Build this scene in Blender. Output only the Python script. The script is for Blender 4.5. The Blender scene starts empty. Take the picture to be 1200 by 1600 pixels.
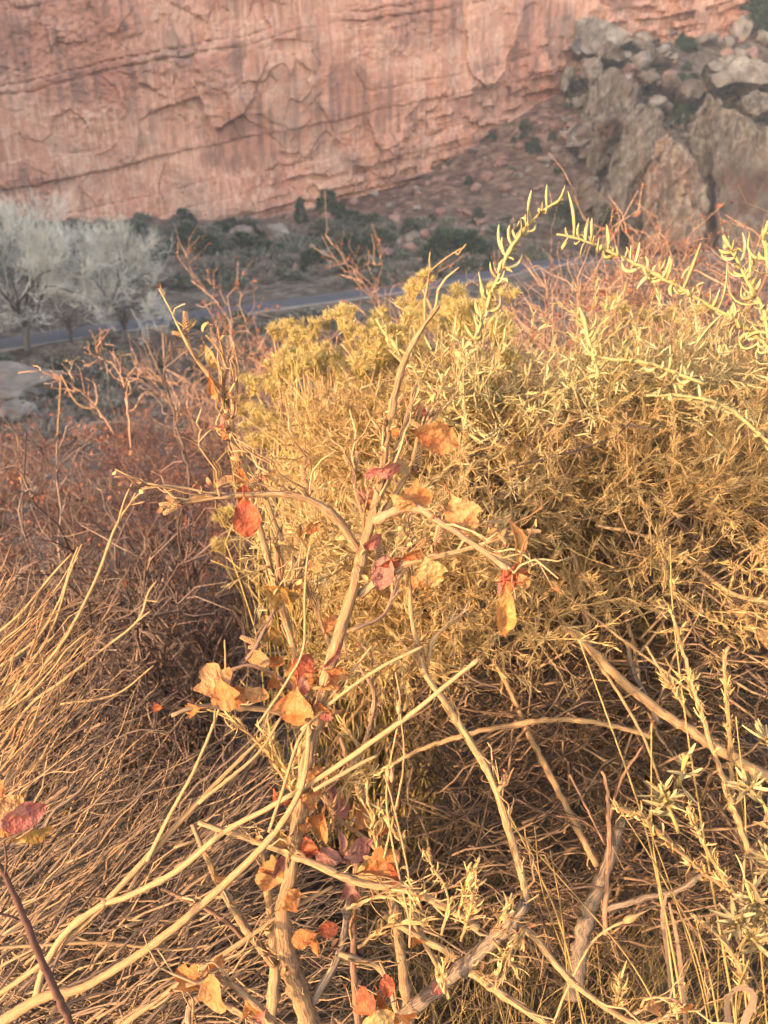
import bpy, bmesh, math
import numpy as np
from mathutils import Vector, Matrix

# ------------------------------------------------------------------ camera, sky, sun, exposure
scene = bpy.context.scene
col = scene.collection
CAM = np.array([0.0, 0.0, 1.45])
PITCH = math.radians(26.57)
FWD = np.array([0, math.cos(PITCH), -math.sin(PITCH)])
UPV = np.array([0, math.sin(PITCH), math.cos(PITCH)])
RGT = np.array([1.0, 0, 0])
cd = bpy.data.cameras.new("camera")
cam = bpy.data.objects.new("camera", cd)
col.objects.link(cam)
cam.location = CAM
cam.rotation_euler = (math.pi / 2 - PITCH, 0, 0)
cd.sensor_fit = 'HORIZONTAL'; cd.sensor_width = 36; cd.lens = 36
cd.clip_start = 0.02; cd.clip_end = 6000
cd.dof.use_dof = True; cd.dof.focus_distance = 0.92; cd.dof.aperture_fstop = 10.5
scene.camera = cam

SUN_EL = math.radians(12.5)
SDX, SDY = -0.80, -0.60                       # horizontal direction towards the sun
n_ = math.hypot(SDX, SDY); SDX /= n_; SDY /= n_
world = bpy.data.worlds.new("World"); scene.world = world; world.use_nodes = True
wn = world.node_tree
sky = wn.nodes.new('ShaderNodeTexSky'); sky.sky_type = 'NISHITA'; sky.sun_disc = False
sky.sun_elevation = SUN_EL; sky.sun_rotation = math.atan2(SDX, SDY)
sky.altitude = 800; sky.air_density = 1.0; sky.dust_density = 8.0; sky.ozone_density = 0.3
bg = wn.nodes['Background']; bg.inputs['Strength'].default_value = 0.15
wn.links.new(sky.outputs[0], bg.inputs[0])
sd = bpy.data.lights.new("sun", 'SUN'); sun = bpy.data.objects.new("sun", sd); col.objects.link(sun)
sd.energy = 3.1; sd.angle = math.radians(0.8); sd.color = (1.0, 0.63, 0.37)
tosun = Vector((SDX * math.cos(SUN_EL), SDY * math.cos(SUN_EL), math.sin(SUN_EL)))
sun.rotation_euler = tosun.to_track_quat('Z', 'Y').to_euler()
scene.view_settings.view_transform = 'Standard'
scene.view_settings.look = 'None'
scene.view_settings.exposure = 2.90
scene.view_settings.gamma = 1.0
scene.view_settings.use_curve_mapping = False
scene.render.engine = 'CYCLES'
scene.cycles.use_denoising = True
scene.cycles.max_bounces = 4
scene.cycles.diffuse_bounces = 2
scene.cycles.glossy_bounces = 2
scene.cycles.transmission_bounces = 2
scene.cycles.caustics_reflective = False
scene.cycles.caustics_refractive = False

rng = np.random.default_rng(11)

# ------------------------------------------------------------------ helpers
def P(px, py, d):
    px = np.asarray(px, float); py = np.asarray(py, float); d = np.asarray(d, float)
    v = FWD + ((px - 600) / 1200)[..., None] * RGT - ((py - 800) / 1200)[..., None] * UPV
    return CAM + d[..., None] * v

def unit(v):
    return v / np.maximum(np.linalg.norm(v, axis=-1, keepdims=True), 1e-9)

def rdir(n, r=rng):
    return unit(r.normal(size=(n, 3)))

def hash2(ix, iy, seed):
    h = (ix.astype(np.int64) * 374761393 + iy.astype(np.int64) * 668265263 + seed * 974634777) & 0x7fffffff
    h = (h ^ (h >> 13)) * 1274126177 & 0x7fffffff
    return ((h ^ (h >> 16)) & 0xffff) / 65535.0

def vnoise(x, y, seed=0):
    x = np.asarray(x, float); y = np.asarray(y, float)
    ix = np.floor(x); iy = np.floor(y); fx = x - ix; fy = y - iy
    fx = fx * fx * (3 - 2 * fx); fy = fy * fy * (3 - 2 * fy)
    a = hash2(ix, iy, seed); b = hash2(ix + 1, iy, seed); c = hash2(ix, iy + 1, seed); d = hash2(ix + 1, iy + 1, seed)
    return (a * (1 - fx) + b * fx) * (1 - fy) + (c * (1 - fx) + d * fx) * fy

def fbm(x, y, oct=4, seed=0):
    t = 0; a = 0.5; f = 1.0
    for k in range(oct):
        t = t + a * (vnoise(x * f, y * f, seed + k * 17) * 2 - 1); a *= 0.5; f *= 2.03
    return t

class MB:
    """collects vectorised pieces into one mesh"""
    def __init__(self):
        self.v = []; self.q = []; self.t = []; self.r = []; self.b = []; self.n = 0
    def add(self, V, Q=None, T=None, rnd=None, bark=None):
        V = np.asarray(V, float).reshape(-1, 3); m = len(V)
        self.v.append(V)
        if Q is not None and len(Q): self.q.append(np.asarray(Q).reshape(-1, 4) + self.n)
        if T is not None and len(T): self.t.append(np.asarray(T).reshape(-1, 3) + self.n)
        self.r.append(np.broadcast_to(np.asarray(0.5 if rnd is None else rnd, float), (m,)).copy())
        self.b.append(V.copy() if bark is None else np.asarray(bark, float).reshape(-1, 3))
        self.n += m
        return self
    def mesh(self, name, smooth=True):
        me = bpy.data.meshes.new(name)
        if not self.n: return me
        V = np.concatenate(self.v)
        Q = np.concatenate(self.q) if self.q else np.zeros((0, 4), int)
        T = np.concatenate(self.t) if self.t else np.zeros((0, 3), int)
        me.vertices.add(len(V)); me.vertices.foreach_set("co", V.ravel())
        me.loops.add(Q.size + T.size)
        me.loops.foreach_set("vertex_index", np.concatenate([Q.ravel(), T.ravel()]).astype(np.int32))
        me.polygons.add(len(Q) + len(T))
        ls = np.concatenate([np.arange(len(Q)) * 4, Q.size + np.arange(len(T)) * 3]).astype(np.int32)
        me.polygons.foreach_set("loop_start", ls)
        me.polygons.foreach_set("use_smooth", np.full(len(Q) + len(T), smooth))
        a = me.attributes.new("rnd", 'FLOAT', 'POINT'); a.data.foreach_set("value", np.concatenate(self.r).astype(np.float32))
        a = me.attributes.new("bark", 'FLOAT_VECTOR', 'POINT'); a.data.foreach_set("vector", np.concatenate(self.b).astype(np.float32).ravel())
        me.update(calc_edges=True); me.validate()
        return me
    def obj(self, name, mat, parent=None, smooth=True, **kw):
        return put(name, self.mesh(name, smooth), mat, parent, **kw)

def put(name, me, mat, parent=None, loc=None, **kw):
    if mat is not None:
        if len(me.materials): me.materials[0] = mat
        else: me.materials.append(mat)
    o = bpy.data.objects.new(name, me); col.objects.link(o)
    if loc is not None: o.location = loc
    if parent is not None:
        o.parent = parent
        o.matrix_parent_inverse = Matrix.Translation(-Vector(parent.location)) if parent.rotation_euler.z == 0 else parent.matrix_basis.inverted()
    for k, v in kw.items(): o[k] = v
    return o

def thing(name, label, cat, loc, group=None):
    o = bpy.data.objects.new(name, None); col.objects.link(o); o.location = [float(c) for c in loc]
    o.empty_display_size = 0.1
    o['label'] = label; o['category'] = cat
    if group: o['group'] = group
    return o

def tag(o, label, cat, group=None):
    o['label'] = label; o['category'] = cat
    if group: o['group'] = group
    return o

def resample(pts, n):
    """catmull-rom through rows of pts (any number of columns)"""
    pts = np.asarray(pts, float)
    if len(pts) < 3:
        t = np.linspace(0, 1, n)[:, None]
        return pts[0] * (1 - t) + pts[-1] * t
    p = np.vstack([2 * pts[0] - pts[1], pts, 2 * pts[-1] - pts[-2]])
    seg = np.linalg.norm(np.diff(pts[:, :3], axis=0), axis=1); cum = np.concatenate([[0], np.cumsum(seg)])
    s = np.linspace(0, cum[-1], n)
    i = np.clip(np.searchsorted(cum, s, side='right') - 1, 0, len(pts) - 2)
    t = ((s - cum[i]) / np.maximum(seg[i], 1e-9))[:, None]
    a, b, c, d = p[i], p[i + 1], p[i + 2], p[i + 3]
    return 0.5 * (2 * b + (c - a) * t + (2 * a - 5 * b + 4 * c - d) * t ** 2 + (3 * b - a - 3 * c + d) * t ** 3)

def tubes(mb, paths, radii, sides=4, rnd=None, lump=0.0, r=rng):
    """paths (N,K,3), radii (N,K)"""
    paths = np.asarray(paths, float); radii = np.asarray(radii, float)
    if paths.ndim == 2: paths = paths[None]; radii = radii[None]
    N, K, _ = paths.shape
    tan = unit(np.gradient(paths, axis=1))
    ref = np.where(np.abs(unit(paths[:, -1] - paths[:, 0])[:, 2:3]) > 0.85, np.array([[1.0, 0.2, 0]]), np.array([[0, 0, 1.0]]))[:, None, :]
    u = unit(np.cross(tan, np.broadcast_to(ref, tan.shape))); w = np.cross(tan, u)
    a = np.arange(sides) / sides * 2 * np.pi
    ca, sa = np.cos(a), np.sin(a)
    rr = radii[:, :, None] * np.ones(sides)
    if lump: rr = rr * (1 + lump * r.normal(size=rr.shape))
    V = paths[:, :, None, :] + rr[..., None] * (ca[:, None] * u[:, :, None, :] + sa[:, None] * w[:, :, None, :])
    al = np.concatenate([np.zeros((N, 1)), np.cumsum(np.linalg.norm(np.diff(paths, axis=1), axis=2), axis=1)], 1)
    B = np.stack([rr * ca, rr * sa, np.broadcast_to(al[:, :, None], rr.shape)], -1) + (np.arange(N) * 0.37)[:, None, None, None]
    k, s = np.meshgrid(np.arange(K - 1), np.arange(sides), indexing='ij')
    s2 = (s + 1) % sides
    q = np.stack([k * sides + s, k * sides + s2, (k + 1) * sides + s2, (k + 1) * sides + s], -1).reshape(-1, 4)
    Q = (np.arange(N) * K * sides)[:, None, None] + q[None]
    rn = r.random(N) if rnd is None else np.broadcast_to(rnd, (N,))
    # end caps (fan)
    T = []
    for e in ((0, K - 1) if sides > 3 else ()):
        for j in range(1, sides - 1):
            tri = np.array([e * sides, e * sides + j, e * sides + j + 1])
            T.append((np.arange(N) * K * sides)[:, None] + (tri if e else tri[::-1])[None])
    T = np.concatenate(T) if T else None
    mb.add(V.reshape(-1, 3), Q.reshape(-1, 4), T, np.repeat(rn, K * sides), B.reshape(-1, 3))

def paths_between(a, b, K=6, wig=0.04, sag=0.0, r=rng):
    """(N,3),(N,3) -> (N,K,3) softly kinked paths"""
    a = np.asarray(a, float); b = np.asarray(b, float); N = len(a)
    t = np.linspace(0, 1, K)[None, :, None]
    L = np.linalg.norm(b - a, axis=1)[:, None, None]
    p = a[:, None] * (1 - t) + b[:, None] * t
    for f in (1, 2, 3):
        p = p + r.normal(size=(N, 1, 3)) * wig / f * L * np.sin(np.pi * t * f)
    p = p + r.normal(size=(N, K, 3)) * wig * 0.22 * L * (t > 0) * np.minimum(1, 4 * t)
    p[..., 2:] += sag * L * np.sin(np.pi * t)
    return p

def strips(mb, base, d, nrm, L, W, curl=0.5, S=4, prof=None, rnd=None, fold=0.0, r=rng):
    """thin curved blades: leaves, petals, grass. base,d,nrm (N,3)"""
    base = np.asarray(base, float); N = len(base)
    d = unit(np.asarray(d, float)); nrm = np.asarray(nrm, float)
    side = unit(np.cross(d, nrm)); nn = np.cross(side, d)
    L = np.broadcast_to(L, (N,)); W = np.broadcast_to(W, (N,)); curl = np.broadcast_to(curl, (N,))
    t = np.linspace(0, 1, S)
    if prof is None: prof = np.sin(np.pi * (0.12 + 0.80 * t)) ** 0.8
    th = curl[:, None] * t[None]
    dt = 1.0 / (S - 1)
    cx = np.concatenate([np.zeros((N, 1)), np.cumsum(np.cos(th[:, 1:]) * dt, 1)], 1)
    cz = np.concatenate([np.zeros((N, 1)), np.cumsum(np.sin(th[:, 1:]) * dt, 1)], 1)
    c = base[:, None] + L[:, None, None] * (cx[..., None] * d[:, None] + cz[..., None] * nn[:, None])
    hw = (W[:, None] * prof[None] * 0.5)[..., None] * side[:, None]
    ctr = c - fold * np.abs(W[:, None, None]) * prof[None, :, None] * nn[:, None]
    k = np.arange(S - 1)
    if fold:
        V = np.stack([c - hw, ctr, c + hw], 2); m = 3
        q = np.concatenate([np.stack([k * 3 + o, k * 3 + o + 1, k * 3 + o + 4, k * 3 + o + 3], -1) for o in (0, 1)])
    else:
        V = np.stack([c - hw, c + hw], 2); m = 2
        q = np.stack([k * 2, k * 2 + 1, k * 2 + 3, k * 2 + 2], -1)
    Q = (np.arange(N) * S * m)[:, None, None] + q[None]
    rn = r.random(N) if rnd is None else np.broadcast_to(rnd, (N,))
    mb.add(V.reshape(-1, 3), Q.reshape(-1, 4), None, np.repeat(rn, S * m))

# ------------------------------------------------------------------ materials
def mat(name, stops, rough=0.85, attr=True, noise=None, bump=0.0, bscale=(1, 1, 1), nscale=60, trans=0.0, mixn=0.35, coord='bark', spec=0.25):
    """stops: list of (pos, rgb) ramp driven by the per-strand random value and a noise"""
    m = bpy.data.materials.new(name); m.use_nodes = True
    nt = m.node_tree; N = nt.nodes; Lk = nt.links
    bs = N['Principled BSDF']; out = N['Material Output']
    bs.inputs['Roughness'].default_value = rough
    bs.inputs['Specular IOR Level'].default_value = spec
    at = N.new('ShaderNodeAttribute'); at.attribute_name = 'rnd'
    if coord == 'bark':
        co = N.new('ShaderNodeAttribute'); co.attribute_name = 'bark'; cvec = co.outputs['Vector']
    else:
        co = N.new('ShaderNodeTexCoord'); cvec = co.outputs['Object']
    mp = N.new('ShaderNodeMapping'); mp.inputs['Scale'].default_value = bscale; Lk.new(cvec, mp.inputs['Vector'])
    nz = N.new('ShaderNodeTexNoise'); nz.inputs['Scale'].default_value = nscale; nz.inputs['Detail'].default_value = 5
    nz.inputs['Roughness'].default_value = 0.65
    Lk.new(mp.outputs[0], nz.inputs['Vector'])
    # f = rnd + (noise-0.5)*mixn
    sub = N.new('ShaderNodeMath'); sub.operation = 'SUBTRACT'; Lk.new(nz.outputs['Fac'], sub.inputs[0]); sub.inputs[1].default_value = 0.5
    mul = N.new('ShaderNodeMath'); mul.operation = 'MULTIPLY_ADD'; Lk.new(sub.outputs[0], mul.inputs[0]); mul.inputs[1].default_value = mixn * 2.4
    if attr: Lk.new(at.outputs['Fac'], mul.inputs[2])
    else: mul.inputs[2].default_value = 0.5
    rp = N.new('ShaderNodeValToRGB'); Lk.new(mul.outputs[0], rp.inputs[0])
    el = rp.color_ramp.elements
    while len(el) < len(stops): el.new(0.5)
    for e, (p, c) in zip(el, stops):
        e.position = p; e.color = (*c, 1)
    Lk.new(rp.outputs[0], bs.inputs['Base Color'])
    if bump:
        bp = N.new('ShaderNodeBump'); bp.inputs['Strength'].default_value = bump; bp.inputs['Distance'].default_value = 0.002 if coord == 'bark' else 0.1
        Lk.new(nz.outputs['Fac'], bp.inputs['Height']); Lk.new(bp.outputs[0], bs.inputs['Normal'])
    if trans:
        tr = N.new('ShaderNodeBsdfTranslucent'); Lk.new(rp.outputs[0], tr.inputs[0])
        mx = N.new('ShaderNodeMixShader'); mx.inputs[0].default_value = trans
        Lk.new(bs.outputs[0], mx.inputs[1]); Lk.new(tr.outputs[0], mx.inputs[2]); Lk.new(mx.outputs[0], out.inputs[0])
    return m

M = {}
M['bark'] = mat('sumac_bark', [(0.08, (0.10, 0.056, 0.033)), (0.40, (0.22, 0.128, 0.063)), (0.62, (0.30, 0.187, 0.092)), (0.9, (0.27, 0.195, 0.13))],
                bump=1.0, bscale=(1, 1, 0.035), nscale=620, mixn=1.0)
M['bark_red'] = mat('purple_brown_bark', [(0.2, (0.11, 0.055, 0.036)), (0.55, (0.26, 0.14, 0.078)), (0.9, (0.33, 0.205, 0.125))],
                    bump=0.9, bscale=(1, 1, 0.05), nscale=600, mixn=0.8)
M['straw'] = mat('straw_stem', [(0.05, (0.12, 0.064, 0.030)), (0.45, (0.245, 0.142, 0.066)), (0.8, (0.32, 0.198, 0.095))],
                 bump=0.8, bscale=(1, 1, 0.12), nscale=600, mixn=0.6)
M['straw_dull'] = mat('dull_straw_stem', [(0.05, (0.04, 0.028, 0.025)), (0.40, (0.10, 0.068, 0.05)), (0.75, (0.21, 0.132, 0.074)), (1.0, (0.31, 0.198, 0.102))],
                      bscale=(1, 1, 0.1), nscale=400, mixn=0.25)
M['twig'] = mat('dark_twig', [(0.05, (0.04, 0.027, 0.024)), (0.5, (0.10, 0.066, 0.052)), (0.95, (0.21, 0.143, 0.106))], bscale=(1, 1, 0.1), nscale=300, mixn=0.3)
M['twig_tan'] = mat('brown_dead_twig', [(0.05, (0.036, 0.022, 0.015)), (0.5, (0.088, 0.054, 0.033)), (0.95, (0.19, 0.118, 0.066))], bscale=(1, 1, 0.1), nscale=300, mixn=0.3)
M['twig_red'] = mat('red_twig', [(0.05, (0.055, 0.031, 0.028)), (0.5, (0.115, 0.065, 0.054)), (0.95, (0.19, 0.112, 0.088))], bscale=(1, 1, 0.1), nscale=300, mixn=0.3)
M['grey_wood'] = mat('weathered_wood', [(0.15, (0.065, 0.046, 0.034)), (0.5, (0.155, 0.11, 0.076)), (0.85, (0.24, 0.178, 0.124))],
                     bump=1.0, bscale=(1, 1, 0.035), nscale=480, mixn=1.1)
M['tan_wood'] = mat('tan_wood', [(0.15, (0.14, 0.08, 0.038)), (0.5, (0.29, 0.175, 0.083)), (0.85, (0.39, 0.25, 0.125))],
                    bump=1.0, bscale=(1, 1, 0.04), nscale=600, mixn=0.9)
M['salt'] = mat('saltbush_leaf', [(0.0, (0.30, 0.20, 0.09)), (0.35, (0.43, 0.295, 0.13)), (0.7, (0.50, 0.36, 0.165)), (1.0, (0.56, 0.43, 0.22))],
                nscale=80, mixn=0.2, trans=0.5)
M['salt_dry'] = mat('dry_saltbush_leaf', [(0.0, (0.30, 0.19, 0.078)), (0.5, (0.47, 0.315, 0.13)), (1.0, (0.56, 0.40, 0.185))], nscale=80, mixn=0.2, trans=0.3)
M['salt_bright'] = mat('fresh_saltbush_leaf', [(0.0, (0.27, 0.205, 0.085)), (0.5, (0.36, 0.285, 0.13)), (1.0, (0.43, 0.355, 0.18))], nscale=80, mixn=0.25, trans=0.2)
M['sage'] = mat('broad_sage_leaf', [(0.0, (0.20, 0.15, 0.072)), (0.5, (0.30, 0.225, 0.108)), (1.0, (0.38, 0.295, 0.15))], nscale=80, mixn=0.2, trans=0.2)
M['flower'] = mat('yellow_flower', [(0.0, (0.34, 0.245, 0.078)), (0.5, (0.44, 0.34, 0.13)), (1.0, (0.50, 0.41, 0.20))], nscale=80, mixn=0.2, trans=0.35)
M['green_stem'] = mat('green_stem', [(0.0, (0.15, 0.11, 0.035)), (0.5, (0.30, 0.22, 0.075)), (1.0, (0.44, 0.32, 0.12))], nscale=80, mixn=0.2)
M['grass'] = mat('dry_grass', [(0.0, (0.14, 0.11, 0.042)), (0.45, (0.28, 0.19, 0.07)), (1.0, (0.42, 0.29, 0.12))], nscale=80, mixn=0.2, trans=0.25)
M['redleaf'] = mat('small_red_leaf', [(0.0, (0.09, 0.034, 0.025)), (0.5, (0.21, 0.072, 0.043)), (0.85, (0.32, 0.12, 0.06)), (1.0, (0.36, 0.17, 0.08))], nscale=80, mixn=0.2, trans=0.35)
M['scrap'] = mat('dry_leaf_scrap', [(0.0, (0.26, 0.10, 0.05)), (0.5, (0.44, 0.22, 0.09)), (1.0, (0.52, 0.33, 0.14))], nscale=80, mixn=0.2, trans=0.3)
M['twig_rust'] = mat('rust_twig', [(0.05, (0.13, 0.075, 0.052)), (0.5, (0.25, 0.145, 0.10)), (0.95, (0.36, 0.23, 0.155))], bscale=(1, 1, 0.1), nscale=300, mixn=0.3)
M['catkin'] = mat('catkin', [(0.0, (0.10, 0.045, 0.028)), (0.5, (0.36, 0.21, 0.10)), (1.0, (0.58, 0.40, 0.20))], nscale=900, mixn=0.15)
M['seed_stem'] = mat('dark_red_stem', [(0.2, (0.06, 0.03, 0.022)), (0.8, (0.13, 0.06, 0.042))], bscale=(1, 1, 0.2), nscale=300, mixn=0.4, bump=0.3)
M['litter'] = mat('ground_litter', [(0.0, (0.05, 0.038, 0.03)), (0.5, (0.15, 0.105, 0.07)), (1.0, (0.29, 0.20, 0.12))], nscale=80, mixn=0.25)
M['juniper'] = mat('juniper_leaf', [(0.0, (0.015, 0.026, 0.014)), (0.6, (0.035, 0.055, 0.028)), (1.0, (0.07, 0.09, 0.045))], nscale=3, mixn=0.2, coord='obj')
M['valley_sage'] = mat('valley_sage_leaf', [(0.0, (0.045, 0.052, 0.038)), (0.5, (0.115, 0.122, 0.09)), (1.0, (0.25, 0.24, 0.18))], nscale=3, mixn=0.2, coord='obj')
M['valley_brown'] = mat('valley_brown_brush', [(0.0, (0.09, 0.072, 0.06)), (0.5, (0.20, 0.158, 0.125)), (1.0, (0.32, 0.26, 0.205))], nscale=3, mixn=0.2, coord='obj')
M['cotton_bark'] = mat('cottonwood_bark', [(0.2, (0.05, 0.045, 0.04)), (0.8, (0.13, 0.115, 0.10))], bscale=(1, 1, 0.2), nscale=8, mixn=0.4, coord='bark')
M['cotton_twig'] = mat('cottonwood_twig', [(0.0, (0.42, 0.39, 0.33)), (0.5, (0.60, 0.56, 0.47)), (1.0, (0.74, 0.70, 0.60))], nscale=3, mixn=0.2, coord='obj')

def leaf_mat(name, c1, c2, c3):
    """leaf with a mottled blade, darker veins and a dry margin; bark attr = (angle, radius, 0)"""
    m = bpy.data.materials.new(name); m.use_nodes = True
    nt = m.node_tree; N = nt.nodes; Lk = nt.links
    bs = N['Principled BSDF']; out = N['Material Output']; bs.inputs['Roughness'].default_value = 0.55
    bs.inputs['Specular IOR Level'].default_value = 0.3
    co = N.new('ShaderNodeTexCoord'); oi = N.new('ShaderNodeObjectInfo')
    ad = N.new('ShaderNodeVectorMath'); ad.operation = 'ADD'
    Lk.new(co.outputs['Object'], ad.inputs[0]); Lk.new(oi.outputs['Random'], ad.inputs[1])
    nz = N.new('ShaderNodeTexNoise'); nz.inputs['Scale'].default_value = 2.3; nz.inputs['Detail'].default_value = 6; Lk.new(ad.outputs[0], nz.inputs['Vector'])
    rp = N.new('ShaderNodeValToRGB'); Lk.new(nz.outputs['Fac'], rp.inputs[0])
    el = rp.color_ramp.elements; el.new(0.5)
    for e, (p, c) in zip(el, [(0.34, c1), (0.5, c2), (0.66, c3)]): e.position = p; e.color = (*c, 1)
    at = N.new('ShaderNodeAttribute'); at.attribute_name = 'bark'
    sx = N.new('ShaderNodeSeparateXYZ'); Lk.new(at.outputs['Vector'], sx.inputs[0])
    # veins: main rib at angle 0 plus side veins
    w = N.new('ShaderNodeMath'); w.operation = 'MULTIPLY'; Lk.new(sx.outputs[0], w.inputs[0]); w.inputs[1].default_value = 4.6
    cs = N.new('ShaderNodeMath'); cs.operation = 'COSINE'; Lk.new(w.outputs[0], cs.inputs[0])
    pw = N.new('ShaderNodeMapRange'); Lk.new(cs.outputs[0], pw.inputs[0]); pw.inputs[1].default_value = 0.965; pw.inputs[2].default_value = 1.0
    pw.inputs[3].default_value = 0.0; pw.inputs[4].default_value = 0.4
    mx = N.new('ShaderNodeMix'); mx.data_type = 'RGBA'; Lk.new(pw.outputs[0], mx.inputs[0]); Lk.new(rp.outputs[0], mx.inputs[6])
    mx.inputs[7].default_value = (c1[0] * 0.45, c1[1] * 0.45, c1[2] * 0.45, 1)
    n2 = N.new('ShaderNodeTexNoise'); n2.inputs['Scale'].default_value = 9; n2.inputs['Detail'].default_value = 4; Lk.new(ad.outputs[0], n2.inputs['Vector'])
    r2_ = N.new('ShaderNodeMapRange'); Lk.new(n2.outputs['Fac'], r2_.inputs[0]); r2_.inputs[1].default_value = 0.58; r2_.inputs[2].default_value = 0.70; r2_.inputs[4].default_value = 0.45
    m2 = N.new('ShaderNodeMix'); m2.data_type = 'RGBA'; Lk.new(r2_.outputs[0], m2.inputs[0]); Lk.new(mx.outputs[2], m2.inputs[6]); m2.inputs[7].default_value = (0.16, 0.065, 0.03, 1); mx = m2
    Lk.new(mx.outputs[2], bs.inputs['Base Color'])
    bp = N.new('ShaderNodeBump'); bp.inputs['Strength'].default_value = 0.7; bp.inputs['Distance'].default_value = 0.03
    Lk.new(nz.outputs['Fac'], bp.inputs['Height']); Lk.new(bp.outputs[0], bs.inputs['Normal'])
    tr = N.new('ShaderNodeBsdfTranslucent'); Lk.new(mx.outputs[2], tr.inputs[0])
    ms = N.new('ShaderNodeMixShader'); ms.inputs[0].default_value = 0.38
    Lk.new(bs.outputs[0], ms.inputs[1]); Lk.new(tr.outputs[0], ms.inputs[2]); Lk.new(ms.outputs[0], out.inputs[0])
    return m
LEAF = {
    'orange': leaf_mat('orange_leaf', (0.32, 0.10, 0.03), (0.38, 0.155, 0.05), (0.40, 0.20, 0.075)),
    'pale': leaf_mat('pale_orange_leaf', (0.35, 0.15, 0.05), (0.39, 0.20, 0.08), (0.41, 0.24, 0.11)),
    'red': leaf_mat('red_leaf', (0.27, 0.052, 0.026), (0.35, 0.085, 0.037), (0.37, 0.13, 0.05)),
    'pink': leaf_mat('pink_leaf', (0.30, 0.08, 0.06), (0.35, 0.125, 0.095), (0.38, 0.18, 0.125)),
    'purple': leaf_mat('purple_brown_leaf', (0.20, 0.07, 0.06), (0.27, 0.12, 0.09), (0.31, 0.16, 0.115)),
    'tan': leaf_mat('tan_leaf', (0.32, 0.18, 0.065), (0.38, 0.23, 0.09), (0.40, 0.27, 0.12)),
    'ochre': leaf_mat('ochre_leaf', (0.24, 0.125, 0.035), (0.32, 0.18, 0.052), (0.37, 0.225, 0.072)),
    'yellow': leaf_mat('yellow_red_leaf', (0.38, 0.09, 0.04), (0.41, 0.185, 0.055), (0.41, 0.23, 0.07)),
}

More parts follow.
